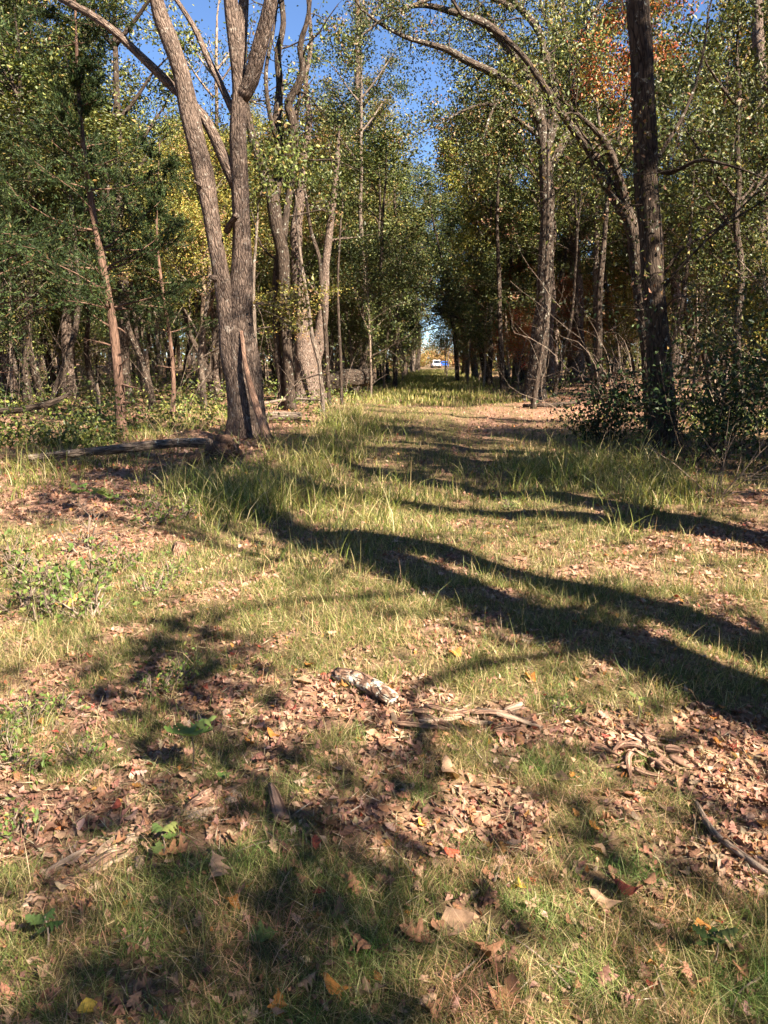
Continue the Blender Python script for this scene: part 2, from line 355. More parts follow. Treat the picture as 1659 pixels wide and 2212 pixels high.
def crown(tips, nleaf, size, pal, rng, rad=.38, droop=.2, up=.4, alt=None):
    mb = MB(); P = np.array([t[0] for t in tips]); m = len(P)
    clump = rng.uniform(.3, 1.7, m); idx = rng.choice(m, nleaf, p=clump / clump.sum())
    C = P[idx] + rng.normal(size=(nleaf, 3)) * rad * np.array([1, 1, .7])
    cols = pick(pal, nleaf, rng)
    tw = rng.uniform(.8, 1.2, (m, 1)); cols = np.clip(cols * tw[idx], 0, 1)
    if alt is not None:
        f, p2 = alt; k = rng.random(m) < f; mk = k[idx]; cols[mk] = pick(p2, int(mk.sum()), rng)
    leaves(mb, C, size, cols, rng, up=up, droop=droop)
    return mb
def decid(name, label, group, H, bole, r0, pal, rng, nleaf=9000, lsize=.12, mat=None, lean=.05, limbs=9, alt=None, sides=12, spread=.85, limbL=.3, depth=2, loc=(0, 0, 0), cat='tree', rad=.38, flare=True):
    root = empty(name, loc, label, cat, group)
    mb = MB(); tips = []; n = 16
    d = np.array([rng.normal(0, lean), rng.normal(0, lean), 1]); P = [np.array([0, 0, -.25])]
    for k in range(n - 1):
        d = unit(d + rng.normal(size=3) * .05 + np.array([0, 0, .05])); P.append(P[-1] + d * (H + .25) / n)
    P = catmull(P, 34); t = np.linspace(0, 1, 34); rad_ = r0 * (1 - .82 * t ** 1.1)
    tube(mb, P, rad_, sides, ridge=.05, seed=int(rng.integers(1e6)), flare=(.5, .55, 4) if flare else None)
    for k in range(limbs):
        f = bole / H + (1 - bole / H) * (k + rng.uniform(0, .8)) / limbs; f = min(f, .97); i = int(f * 33)
        a = k * 2.4 + rng.uniform(-.5, .5); el = rng.uniform(.25, .9) + .4 * f
        nd = np.array([math.cos(a) * math.cos(el), math.sin(a) * math.cos(el), math.sin(el)])
        LL = H * limbL * rng.uniform(.6, 1.1) * (1.15 - .65 * (f - bole / H) / (1 - bole / H + 1e-6))
        grow(mb, P[i], nd, LL, rad_[i] * .5, depth, rng, tips, spread=spread)
    grow(mb, P[-1], d, H * .12, rad_[-1], 1, rng, tips)
    for k in range(int(3 + bole)):                       # dead twigs on the bole
        i = int(rng.uniform(.08, bole / H) * 33); a = rng.uniform(0, 6.28)
        grow(mb, P[i], (math.cos(a), math.sin(a), .3), rng.uniform(.3, 1.3), rad_[i] * .1 + .006, 1, rng, [], sides=3, kids=(1, 3))
    mb.build('trunk', mat or M_GREY, root)
    crown(tips, nleaf, lsize, pal, rng, rad, alt=alt).build('crown', M_LEAF, root, smooth=False, kind='stuff')
    return root
def cedar(name, label, group, H, r0, rng, loc, lean=(0, 0), bare=1.5, wid=2.2, dens=1.0, start_az=None):
    root = empty(name, loc, label, 'tree', group); mb = MB(); fo = MB()
    n = 24; t = np.linspace(0, 1, n); P = np.stack([lean[0] * t * H + .1 * np.sin(t * 7), lean[1] * t * H + .08 * np.cos(t * 5) - .08, t * (H + .2) - .2], 1)
    rad = r0 * (1 - .9 * t); tube(mb, P, rad, 10, ridge=.06, seed=3, flare=(.3, .35, 3))
    Cs, Ds = [], []; h = .9
    while h < H * .98:
        f = h / H; i = min(n - 1, int(f * (n - 1))); a = rng.uniform(0, 6.28)
        prof = math.sin(min(1, (f + .18)) ** .8 * math.pi) ** .7 if f < .85 else (1 - f) / .15 * .6 + .12
        L = wid * max(.15, prof) * rng.uniform(.55, 1.15); live = h > bare
        if not live:
            h += .22
            L *= rng.uniform(.15, .6)
        d = np.array([math.cos(a), math.sin(a), rng.uniform(.0, .45)]); m = 7; Q = [P[i].copy()]
        for k in range(m - 1):
            d = unit(d + rng.normal(size=3) * .12 + np.array([0, 0, .03 if live else -.04])); Q.append(Q[-1] + d * L / (m - 1))
        Q = np.array(Q); tube(mb, Q, np.linspace(rad[i] * .25 + .006, .004, m), 4, cap=False)
        if not live:
            for k in range(2, m):
                for _ in range(2): grow(mb, Q[k], unit(d + rng.normal(size=3) * .7), L * .3, .004, 0, rng, [], sides=3)
        else:
            for k in range(1, m):
                for _ in range(int(3 * dens) + (k > 3)):
                    sd = unit(d * .7 + rng.normal(size=3) * .55); base = Q[k] + rng.normal(size=3) * .05; SL = L * .26 * rng.uniform(.5, 1.2) + .08
                    ns = int(33 * dens); tt = rng.uniform(.05, 1, ns)[:, None]
                    Cs.append(base + sd * SL * tt + rng.normal(size=(ns, 3)) * .045 * (1.15 - tt)); Ds.append(unit(sd + rng.normal(size=(ns, 3)) * .4 + np.array([0, 0, .25])))
        h += rng.uniform(.06, .17) / max(.5, dens)
    C = np.vstack(Cs); D = np.vstack(Ds)
    leaves(fo, C, .085, pick(PAL_CEDAR, len(C), rng, .3), rng, aspect=.2, D=D * 2.2, up=.5, fold=.03)
    mb.build('trunk', M_CEDARB, root); fo.build('crown', M_CEDAR, root, smooth=False, kind='stuff')
    return root

# ------------------------------------------------------------------ trees traced limb by limb
def traced(name, label, Y, limbs, mat, crown_args=None, base_uv=None, group=None, sides=14, flare=None, extra=None, seed=1, up_extend=True):
    """limbs: list of (depth offset start, end, [(u, v, width px), ...]); the first limb is the main stem"""
    rng = np.random.default_rng(seed)
    b = at(limbs[0][2][0][0], limbs[0][2][0][1], Y); bz = float(hfun(b[0], b[1])); org = np.array([b[0], b[1], bz])
    root = empty(name, org, label, 'tree', group); mb = MB(); tips = []
    for li, (d0, d1, pts) in enumerate(limbs):
        k = len(pts); P = np.array([at(u, v, Y + d0 + (d1 - d0) * i / max(1, k - 1)) for i, (u, v, w) in enumerate(pts)])
        rad = np.array([w * .5 * Y / F for u, v, w in pts])
        if li == 0 or d0 == 0 and pts[0][1] > 880: P[0][2] = bz - .25
        n = max(10, int(np.linalg.norm(np.diff(P, axis=0), axis=1).sum() / .22)); n = min(n, 90)
        Q = catmull(P, n); rr = np.interp(np.linspace(0, k - 1, n), np.arange(k), rad)
        tube(mb, Q - org, rr, sides if rad[0] > .08 else 8, ridge=.045, seed=seed * 31 + li, flare=flare if li == 0 else None)
        if pts[-1][1] < 60 and up_extend:            # carry on above the frame
            d = unit(Q[-1] - Q[-4]); d = unit(d + np.array([0, 0, .5]))
            grow(mb, Q[-1] - org, d, 3.0 + 2 * rng.random(), rr[-1] * .95, 3, rng, tips, kids=(2, 4), sides=8, shrink=.68)
        elif crown_args and rad[-1] < .12 and (name != 'twin_trunk_tree'):
            grow(mb, Q[-1] - org, unit(Q[-1] - Q[-3]), 1.2, rr[-1] * .9, 2, rng, tips, kids=(2, 4), sides=5)
        if crown_args and crown_args.get('along') and (li > 0 or 'oak' in name or 'leaning_tree' in name):
            for i in range(n // 5 if li else int(n * .55), n, max(1, n // crown_args['along'])):
                dd = perp(unit(Q[min(i + 1, n - 1)] - Q[i - 1]), rng) + np.array([0, .75, .3])
                grow(mb, Q[i] - org, dd, rng.uniform(.8, 2.0), rr[i] * .3, 1, rng, tips, kids=(2, 4), sides=4)
    if extra: extra(mb, org, rng, tips)
    tr = mb.build('trunk', mat, root)
    if tips and crown_args:
        crown(tips, crown_args['n'], crown_args['size'], crown_args['pal'], rng, crown_args.get('rad', .4), alt=crown_args.get('alt')).build('crown', M_LEAF, root, smooth=False, kind='stuff')
    return root

# the big twin-stemmed tree at the track edge
def bark_slab(mb, org, rng, tips): pass
twin = traced('twin_trunk_tree', 'large grey twin-stemmed oak with a loose bark slab, behind the fallen log', 16.0, [
    (0, 0, [(538, 950, 80), (530, 860, 70), (520, 760, 70), (519, 690, 56), (521, 630, 46), (523, 570, 41), (521, 470, 38), (517, 380, 36), (514, 300, 34), (516, 240, 33), (518, 190, 31), (510, 100, 31), (498, 0, 27), (490, -120, 22)]),
    (0, -.3, [(532, 950, 76), (524, 860, 62), (504, 760, 54), (494, 690, 44), (485, 640, 36), (475, 580, 32), (464, 520, 33), (453, 450, 34), (442, 385, 38), (424, 310, 37), (406, 230, 35), (391, 160, 34), (368, 90, 32), (345, 30, 29), (325, -60, 24)]),
    (0, .5, [(510, 400, 26), (484, 345, 24), (458, 285, 23), (430, 240, 20), (392, 207, 17), (350, 165, 19), (300, 118, 17), (250, 70, 16), (190, 28, 15), (120, -10, 13), (60, -60, 10)]),
    (0, -.5, [(520, 215, 30), (540, 180, 31), (556, 120, 30), (572, 60, 28), (585, 0, 26), (595, -80, 20)]),
    (0, .3, [(516, 170, 22), (522, 90, 20), (527, 0, 19), (530, -90, 15)]),
    (.1, .8, [(505, 245, 15), (480, 190, 14), (450, 130, 14), (425, 70, 12), (395, 20, 10), (360, -30, 8)]),
    (0, -.6, [(455, 420, 10), (436, 405, 7), (420, 392, 5)]),
    (0, -.5, [(490, 500, 14), (500, 480, 12), (512, 465, 12)]),
    (0, -.4, [(478, 610, 18), (465, 602, 14), (455, 598, 8)]),
], M_OAK, dict(n=9000, size=.11, pal=PAL_OLIVE, rad=.4), sides=24, flare=(.42, .6, 5), seed=4)
# bark slab leaning on its foot
sb = MB(); org = np.array(twin.location)
Q = catmull([at(520, 715, 15.7), at(528, 780, 15.55), at(545, 850, 15.45), at(562, 905, 15.3), at(580, 952, 15.2)], 18)
for k in range(2): tube(sb, Q - org + np.array([.03 * k, -.02 * k, 0]), np.linspace(.025, .085, 18) * (1 - .3 * k), 9, ridge=.12, seed=8 + k)
sb.build('bark_slab', M_ROT, twin)
# small leafy shoot on the stem
sh = MB(); tp = []
rs = np.random.default_rng(2)
for a in range(5):
    grow(sh, at(545, 655, 15.8) - org, (1, -.4 + .2 * a, rs.uniform(-.3, .3)), .9, .012, 1, rs, tp, sides=4, kids=(2, 4))
s_ = sh.build('side_shoot', M_TWIG, twin)
crown(tp, 330, .10, PAL_YEL, rs, .12).build('leaves', M_LEAF, s_, smooth=False, kind='stuff')

rt = traced('lichen_trunk_tree', 'tall dark trunk with pale lichen rising out of the evergreen shrub', 14.0, [
    (0, 0, [(1432, 985, 62), (1430, 900, 54), (1424, 780, 50), (1416, 680, 48), (1410, 590, 48), (1402, 470, 47), (1397, 380, 48), (1392, 260, 47), (1388, 150, 46), (1382, 60, 45), (1380, 0, 44), (1376, -120, 40), (1374, -300, 33)]),
    (0, -1.2, [(1415, 365, 9), (1440, 375, 9), (1475, 362, 8), (1510, 345, 7), (1545, 350, 6), (1590, 362, 4), (1640, 380, 3)]),
    (0, 1.0, [(1416, 350, 9), (1440, 310, 8), (1470, 260, 7), (1500, 190, 6), (1520, 110, 5), (1530, 30, 4)]),
    (0, -.7, [(1422, 640, 7), (1450, 600, 6), (1500, 545, 5), (1560, 490, 5), (1640, 440, 4), (1700, 400, 3)]),
    (0, .5, [(1424, 610, 7), (1470, 540, 6), (1540, 500, 5), (1600, 450, 4), (1660, 390, 3)]),
    (0, -.4, [(1405, 440, 5), (1360, 445, 3), (1340, 455, 2)]),
    (0, -.5, [(1420, 700, 4), (1450, 650, 3), (1480, 640, 2)]),
], M_DARK, dict(n=4200, size=.09, pal=PAL_OLIVE, rad=.3, along=7, alt=(.12, PAL_TAN)), sides=22, flare=(.4, .3, 4), seed=9)
lt = traced('leaning_tree', 'mossy leaning tree with a broken top behind the lichen trunk', 19.0, [
    (0, 0, [(1412, 880, 31), (1398, 760, 26), (1384, 660, 26), (1376, 580, 26), (1368, 500, 29), (1350, 455, 29), (1331, 430, 24), (1312, 395, 23), (1297, 370, 22), (1280, 335, 19), (1262, 305, 17), (1235, 275, 14), (1200, 225, 13), (1165, 170, 12), (1120, 110, 11), (1060, 60, 10), (1000, 35, 7)]),
    (0, -.5, [(1362, 478, 19), (1350, 430, 18), (1335, 380, 18), (1322, 340, 17), (1308, 312, 16), (1300, 296, 14)]),
], M_DARK, dict(n=1300, size=.10, pal=PAL_OLIVE, along=7), sides=14, seed=12)
ar = traced('arching_oak', 'oak with pale patched bark whose limbs arch over the track', 30.0, [
    (0, 0, [(1152, 868, 50), (1160, 800, 37), (1168, 720, 34), (1175, 640, 32), (1180, 540, 30), (1182, 440, 29), (1178, 360, 27), (1172, 300, 26), (1166, 245, 24), (1155, 205, 20), (1130, 150, 22), (1095, 95, 20), (1045, 50, 16), (985, 28, 12), (920, 12, 9), (860, 20, 6)]),
    (0, -1.5, [(1168, 270, 23), (1140, 215, 20), (1100, 180, 17), (1060, 155, 16), (1010, 132, 14), (965, 107, 12), (915, 92, 9), (870, 78, 8), (820, 50, 6), (780, 20, 4)]),
    (0, 1.2, [(1176, 330, 21), (1200, 250, 20), (1195, 190, 18), (1180, 120, 16), (1160, 60, 14), (1120, 15, 12), (1070, -40, 9)]),
    (0, 1.5, [(1180, 380, 17), (1215, 310, 16), (1240, 230, 14), (1235, 160, 13), (1255, 90, 12), (1290, 20, 9)]),
    (.5, -2.0, [(1110, 20, 13), (1040, -15, 10), (960, -10, 9), (890, 12, 6), (830, 40, 5), (790, 70, 4)]),
    (0, 2.0, [(1160, 210, 13), (1120, 150, 12), (1085, 90, 9), (1060, 40, 8), (1030, 0, 5)]),
    (0, -1.5, [(1100, 180, 8), (1075, 215, 6), (1055, 260, 5), (1045, 300, 4)]),
    (0, -1.0, [(1172, 300, 10), (1130, 268, 9), (1090, 240, 8), (1050, 225, 6), (1000, 240, 5), (960, 262, 4)]),
], M_DARK2, dict(n=36000, size=.105, pal=PAL_OLIVE, along=13, rad=.3, alt=(.06, PAL_TAN)), sides=18, flare=(.5, .5, 4), seed=15)
cr1 = traced('crooked_oak', 'crooked dark oak whose limbs zigzag upward, behind the twin-stemmed oak', 25.0, [
    (0, 0, [(628, 872, 27), (622, 780, 23), (615, 680, 23), (612, 560, 27), (600, 500, 27), (592, 450, 27), (585, 410, 26), (572, 370, 23), (556, 330, 19), (545, 295, 16), (535, 250, 14), (525, 180, 11)]),
    (0, .8, [(590, 440, 22), (600, 390, 20), (602, 320, 19), (598, 260, 18), (605, 190, 16), (600, 120, 14), (612, 50, 12), (605, -20, 11)]),
    (0, -.6, [(602, 380, 19), (620, 330, 18), (634, 290, 18), (630, 250, 18), (622, 225, 16), (640, 190, 15), (655, 150, 14), (648, 100, 11), (665, 40, 9), (670, -20, 8)]),
    (0, .5, [(612, 520, 16), (620, 450, 14), (632, 380, 14), (638, 300, 12), (640, 240, 11)]),
    (.2, .2, [(611, 895, 20), (608, 830, 18), (600, 760, 16), (597, 680, 16), (597, 600, 16), (605, 540, 16)]),
    (0, .6, [(598, 300, 11), (580, 230, 9), (575, 150, 8), (590, 70, 7)]),
], M_DARK, dict(n=2600, size=.105, pal=PAL_OLIVE, along=5, rad=.22, alt=(.08, PAL_TAN)), sides=12, flare=(.3, .3, 3), seed=21)
cr2 = traced('twisted_oak', 'massive pale twisted oak base splitting into a wide V', 29.0, [
    (0, 0, [(668, 868, 74), (664, 815, 56), (660, 770, 44), (654, 730, 34), (648, 660, 30), (642, 580, 26), (640, 500, 24), (650, 420, 20), (655, 340, 16), (668, 260, 13), (660, 180, 10), (672, 90, 8), (665, 0, 6)]),
    (0, .8, [(668, 840, 46), (678, 780, 34), (690, 730, 26), (700, 660, 22), (703, 580, 18), (712, 500, 16), (722, 420, 13), (730, 330, 10)]),
], M_OAK, dict(n=2200, size=.12, pal=PAL_GREEN, along=4, rad=.3), sides=16, flare=(.6, .5, 4), seed=23)
for (nm, lb, Y, pts, mt) in [
    ('leaning_sapling', 'slender bare sapling leaning left in front of the twisted oak', 22.0, [(700, 842, 8), (690, 790, 9), (675, 730, 9), (662, 640, 8), (650, 560, 7), (640, 470, 5)], M_GREY),
    ('bent_sapling', 'thin pale sapling bending away beside the twin-stemmed oak', 19.5, [(575, 905, 11), (562, 850, 10), (555, 790, 9), (550, 700, 8), (548, 600, 7), (556, 480, 5)], M_GREY),
    ('dark_sapling', 'slim dark sapling with a bent stem at the left track edge', 26.0, [(712, 830, 8), (706, 770, 9), (702, 700, 9), (694, 620, 8), (690, 560, 8), (672, 500, 7), (660, 420, 6)], M_DARK),
    ('straight_sapling', 'thin straight brown sapling beside the felled log', 27.0, [(738, 840, 8), (736, 780, 7), (732, 700, 6), (730, 600, 5), (736, 480, 4)], M_DARK),
    ('slanting_trunk', 'slim dark trunk slanting over the far track', 55.0, [(990, 822, 8), (985, 760, 9), (978, 700, 8), (968, 640, 7), (958, 580, 6), (945, 520, 4), (930, 450, 3)], M_DARK),
    ('slim_dark_trunk', 'straight black trunk beside the far track', 45.0, [(852, 838, 11), (857, 760, 9), (860, 680, 8), (858, 560, 7), (852, 430, 6)], M_DARK),
    ('leafless_pole', 'straight dark pole trunk left of the arching oak', 36.0, [(1087, 850, 14), (1084, 780, 11), (1080, 700, 10), (1078, 600, 9), (1074, 480, 7), (1078, 340, 5)], M_DARK)]:
    traced(nm, lb, Y, [(0, 0, pts)], mt, dict(n=500, size=.12, pal=PAL_OLIVE, rad=.3), sides=8, seed=int(Y * 7))
for k, (u, v, w, Y, top, mt, lb) in enumerate([
    (272, 850, 26, 27.0, (245, 60), M_DARK, 'tall dark trunk with a scarred base behind the slim cedar'),
    (150, 830, 28, 30.0, (160, 120), M_OAK, 'pale sunlit trunk seen through the cedars'),
    (1243, 800, 34, 42.0, (1225, 40), M_OAK, 'thick smooth trunk standing behind the leaf-strewn bank'),
    (1188, 838, 21, 36.0, (1196, 200), M_OAK, 'pale trunk close behind the arching oak'),
    (1287, 815, 14, 38.0, (1290, 130), M_GREY, 'slim sunlit trunk on the leaf-strewn bank'),
    (1115, 812, 15, 46.0, (1098, 320), M_OAK, 'pinkish grey trunk among rusty leaves'),
    (1648, 868, 46, 29.0, (1636, -60), M_OAK, 'broad-based sunlit oak beyond the evergreen shrub'),
    (1598, 900, 20, 23.0, (1592, 120), M_DARK, 'slim shaded trunk beyond the evergreen shrub'),
    (1555, 845, 17, 33.0, (1572, 100), M_OAK, 'pale slanting trunk beyond the evergreen shrub'),
    (1510, 850, 11, 36.0, (1540, 250), M_PALE, 'thin bleached trunk beyond the evergreen shrub'),
    (790, 845, 12, 40.0, (775, 120), M_GREY, 'grey trunk inside the leafy thicket left of the track'),
    (765, 830, 24, 55.0, (772, -30), M_OAK, 'tall pale trunk rising above the thicket left of the track'),
    (60, 850, 16, 26.0, (40, 80), M_DARK, 'black trunk in the deep shade of the cedars'),
    (430, 838, 14, 34.0, (470, 60), M_PALE, 'light slender trunk left of the twin-stemmed oak'),
    (1060, 830, 12, 42.0, (1060, 400), M_DARK, 'short dark trunk right of the track')]):
    rr = np.random.default_rng(100 + k)
    pts = [(u, v + 12, w * 1.35)] + [(u + (top[0] - u) * f + rr.normal(0, 3), v + (top[1] - v) * f, w * (1 - .65 * f)) for f in np.linspace(.06, 1, 9)]
    limbs = [(0, 0, pts)]
    for j in range(5):
        f = rr.uniform(.45, .95); a = (u + (top[0] - u) * f, v + (top[1] - v) * f); s = rr.choice([-1, 1]); ln = rr.uniform(60, 130) * 25 / Y
        limbs.append((0, rr.uniform(-2, 2), [(a[0], a[1], w * .4), (a[0] + s * ln * .4, a[1] - ln * .5, w * .3), (a[0] + s * ln * .8, a[1] - ln * 1.1, w * .2)]))
    traced('woodland_tree', lb, Y, limbs, mt, dict(n=1200 if k == 13 else 16000 if k == 11 else 8000, size=.115, pal=[PAL_OLIVE, PAL_GREEN, PAL_YEL][k % 3], along=4, rad=.24), sides=12, flare=(.4, .3, 4), seed=200 + k)

# cedars
rc = np.random.default_rng(31)
b = G(262, 932); cedar('cedar_tree', 'dark feathery cedar with a slim leaning red-brown trunk', None, 9.6, .13, rc, b, lean=(-.05, .02), bare=2.7, wid=2.5, dens=1.1)
b = G(372, 905); cedar('cedar_tree', 'younger cedar with dead lower twigs left of the twin-stemmed oak', None, 7.0, .07, rc, b, bare=2.4, wid=1.9, dens=1.0)
b = np.array([-6.6, 11.4, float(hfun(-6.6, 11.4))]); cedar('cedar_tree', 'sunlit bushy cedar spreading over the deep shade', None, 6.5, .1, rc, b, bare=1.5, wid=2.6, dens=1.0)
b = np.array([-10.5, 20.5, float(hfun(-10.5, 20.5))]); cedar('cedar_tree', 'tall cedar behind the sunlit bushy cedar', None, 9.5, .12, rc, b, bare=2.0, wid=2.6, dens=1.0)

# ------------------------------------------------------------------ generic woodland
rp = np.random.default_rng(77)
GRP = 'trees filling the woods'
protos = []
for k, (H, bole, r0, pal, mt, lb) in enumerate([
    (17, 6.5, .2, PAL_OLIVE, M_GREY, 'olive-leaved oak with grey bark in the woods'),
    (15, 4.0, .17, PAL_GREEN, M_DARK, 'green-leaved tree with dark bark in the woods'),
    (18, 8.0, .24, PAL_OLIVE, M_OAK, 'tall oak with a long bare bole in the woods'),
    (14, 3.5, .15, PAL_YEL, M_GREY, 'yellowing tree with grey bark in the woods'),
    (16, 5.0, .18, PAL_GREEN, M_OAK, 'green-crowned oak with pale bark in the woods')]):
    protos.append(decid('oak_tree', lb, GRP, H, bole, r0, pal, np.random.default_rng(300 + k), nleaf=[24000, 17000, 22000, 30000, 19000][k], lsize=[.115, .145, .12, .095, .135][k], mat=mt, limbs=13, rad=.22, alt=(.08, PAL_TAN if k % 2 else PAL_YEL)))
under = []
for k, (H, pal, lb) in enumerate([
    (5.5, PAL_GREEN, 'low leafy green tree in the understory'), (6.5, PAL_OLIVE, 'olive understory tree with fine twigs'),
    (4.5, PAL_YEL, 'small yellow-green understory tree'), (5.5, PAL_RUST, 'small tree with rusty orange autumn leaves'),
    (7.0, PAL_GREEN, 'tall leafy thicket tree close to the track')]):
    under.append(decid('understory_tree', lb, 'understory trees', H, [1.7, 1.4, 1.0, 1.0, 2.3][k], .06, pal, np.random.default_rng(400 + k), nleaf=7500, lsize=.09, mat=M_TWIG, limbs=18, limbL=.28, rad=.17, sides=7, flare=False, alt=(.2, PAL_OLIVE)))
used = {id(p): False for p in protos + under}
BASE = {id(p): p['label'] for p in protos + under}
def put(p, x, y, rz, sc, label=None, group=None):
    z = float(hfun(x, y)) - .03
    if not label:
        off = x - xc(y); label = BASE[id(p)].replace(' in the woods', '').replace(' in the understory', '').replace(' close to the track', '') + (' at the track edge' if abs(off) < 5.5 else (' deep in woods' if y > 55 else ' inside woods')) + (' on the cedar side' if off < 0 else ' on the arching-oak side')
    if not used[id(p)]:
        used[id(p)] = True; p.location = (x, y, z); p.rotation_euler = (0, 0, rz); p.scale = (sc, sc, sc) if not hasattr(sc, '__len__') else sc
        if label: p['label'] = label
        return p
    return dup(p, (x, y, z), rz, sc, label, group)
def vtop(u, w=0.0):                               # how high the wood reaches against the sky
    f = lambda q: float(np.interp(q, [-300, 370, 405, 490, 520, 610, 645, 735, 760, 850, 885, 1060, 1110, 1250, 2000], [-200, -20, 330, 330, 150, 170, 300, 300, 60, 90, 310, 290, 90, -100, -200]))
    return max(f(u), f(u - w), f(u + w))
PTS = []
def masks_hero(x, y):                             # keeps the ground in front of the named oaks open
    u = float(proj(x, y)[0]); return (530 < u < 775 and y < 37) or (1080 < u < 1490 and y < 38) or y < 25
def far_enough(x, y, d):
    return all((x - a) ** 2 + (y - b) ** 2 > d * d for a, b in PTS)
tries = 0
while len(PTS) < 150 and tries < 20000:
    tries += 1
    y = 23 + 150 * rp.random() ** 1.5; x = rp.uniform(-.62, .62) * y
    if abs(x - xc(y)) < 3.2 + .8 * rp.random() or not far_enough(x, y, 2.0 + y * .02): continue
    if masks_hero(x, y): continue
    if 3 < x - xc(y) < 12 and rp.random() < .4: continue
    PTS.append((x, y))
for x, y in PTS:
    k = int(rp.integers(0, 5)); p = protos[k]; H = [17, 15, 18, 14, 16][k]
    u, v = proj(x, y); cap = 1.6 + y * (779 - vtop(float(u), 2.2 * F / y)) / F * 1.06
    s = min(rp.uniform(.8, 1.25), max(.4, cap / H / 1.12)); 
    w_ = s * rp.uniform(.8, 1.45); put(p, x, y, rp.uniform(0, 6.28), (w_ * rp.uniform(.9, 1.1), w_, s))
UP = []; tries = 0
while len(UP) < 100 and tries < 20000:
    tries += 1
    y = 20 + 75 * rp.random() ** 1.4; x = rp.uniform(-.6, .6) * y; off = x - xc(y)
    if abs(off) < 2.7 or masks_hero(x, y) or (y < 27 and -8.5 < x < -1.0) or (y < 33 and 0 < x < 9) : continue
    if any((x - a) ** 2 + (y - b) ** 2 < 1.2 ** 2 for a, b in UP): continue
    if (3 < off < 17 and y < 52 and rp.random() < .75) or (-15 < off < -3 and y < 42 and rp.random() < .45): continue
    UP.append((x, y))
    k = 3 if (x > 0 and rp.random() < .22) else int(rp.choice([0, 1, 2, 4]))
    s = rp.uniform(.7, 1.3)
    put(under[k], x, y, rp.uniform(0, 6.28), s)
pole = decid('slim_tree', 'slim dark straight trunk inside the woods', 'slim trunks in the woods', 12, 7.5, .085, PAL_OLIVE, np.random.default_rng(470), nleaf=2500, lsize=.11, mat=M_DARK, limbs=8, limbL=.16, rad=.22, sides=8, loc=(9.4, 27, float(hfun(9.4, 27))))
nq = 0
while nq < 105:
    y = rp.uniform(24, 62); x = rp.uniform(-.55, .58) * y; off = x - xc(y)
    if abs(off) < 3.3 or (masks_hero(x, y) and rp.random() < .7) or any((x - a) ** 2 + (y - b) ** 2 < 1.0 for a, b in PTS): continue
    PTS.append((x, y)); nq += 1; w_ = rp.uniform(.8, 1.9)
    dup(pole, (x, y, float(hfun(x, y))), rp.uniform(0, 6.28), (w_, w_, rp.uniform(.75, 1.2)), 'slim dark trunk inside woods on the ' + ('cedar side' if off < 0 else 'arching-oak side'))
pole['label'] = 'slim dark trunk inside woods on the arching-oak side'
# leafy thickets crowding the track, as the photograph shows them
for (u, Y, s, k) in [(800, 34, 1.0, 4), (830, 42, 1.2, 4), (760, 38, 1.2, 0), (1010, 46, 1.2, 4), (1045, 40, 1.1, 0), (985, 55, 1.2, 1), (870, 60, 1.1, 4), (880, 75, 1.1, 0), (965, 75, 1.2, 4), (1120, 38, .8, 3), (1260, 44, 1.1, 3), (1060, 52, 1.0, 3), (1500, 30, 1.1, 1), (1620, 26, 1.1, 2), (1560, 27, 1.0, 0), (1330, 38, 1.2, 2), (720, 44, 1.5, 4), (770, 52, 1.7, 0), (830, 58, 1.6, 4), (850, 50, 1.2, 0), (1060, 60, 1.8, 4), (1010, 66, 1.7, 0), (1100, 50, 1.6, 4), (800, 48, 1.6, 1), (960, 90, 1.4, 0), (905, 95, 1.2, 4), (1040, 75, 1.9, 0), (740, 62, 1.9, 4), (640, 50, 1.5, 4), (560, 44, 1.4, 0), (480, 40, 1.3, 1)]:
    p = at(u, 800, Y); put(under[k], p[0], p[1], rp.uniform(0, 6.28), s)
UQ = 0
while UQ < 110:
    y = rp.uniform(70, 125); x = rp.uniform(-.58, .58) * y
    if abs(x - xc(y)) < 3.4: continue
    put(under[int(rp.choice([0, 1, 2, 4, 4]))], x, y, rp.uniform(0, 6.28), rp.uniform(.9, 1.5)); UQ += 1
for (off, y, k, H) in [(-3.3, 56, 1, 13.5), (3.2, 47, 1, 14), (3.4, 66, 4, 17.5), (-3.0, 76, 4, 20), (3.0, 84, 1, 21), (-2.9, 96, 0, 21), (2.9, 108, 4, 22), (-4.5, 44, 4, 12), (5.0, 40, 1, 11), (-2.8, 118, 1, 22)]:
    s_ = H / [17, 15, 18, 14, 16][k]; put(protos[k], xc(y) + off, y, rp.uniform(0, 6.28), (s_ * 1.35, s_ * 1.35, s_))
# red-leaved crown high on the right
for (u, Y, sx, sz) in [(1085, 44, .9, 1.2), (1215, 40, .8, .9), (1330, 42, .9, .9)]:
    p = at(u, 700, Y); put(under[3], p[0], p[1], u, (sx, sx, sz))
p = at(1300, 700, 29); decid('red_tree', 'tall tree with a high crown of red autumn leaves beyond the leaning tree', None, 15.5, 10, .14, [(4, (.30, .07, .035)), (3, (.32, .15, .05)), (3, (.12, .13, .03))], np.random.default_rng(480), nleaf=7000, lsize=.12, mat=M_DARK, limbs=9, limbL=.15, rad=.25, loc=(p[0], p[1], float(hfun(p[0], p[1]))))
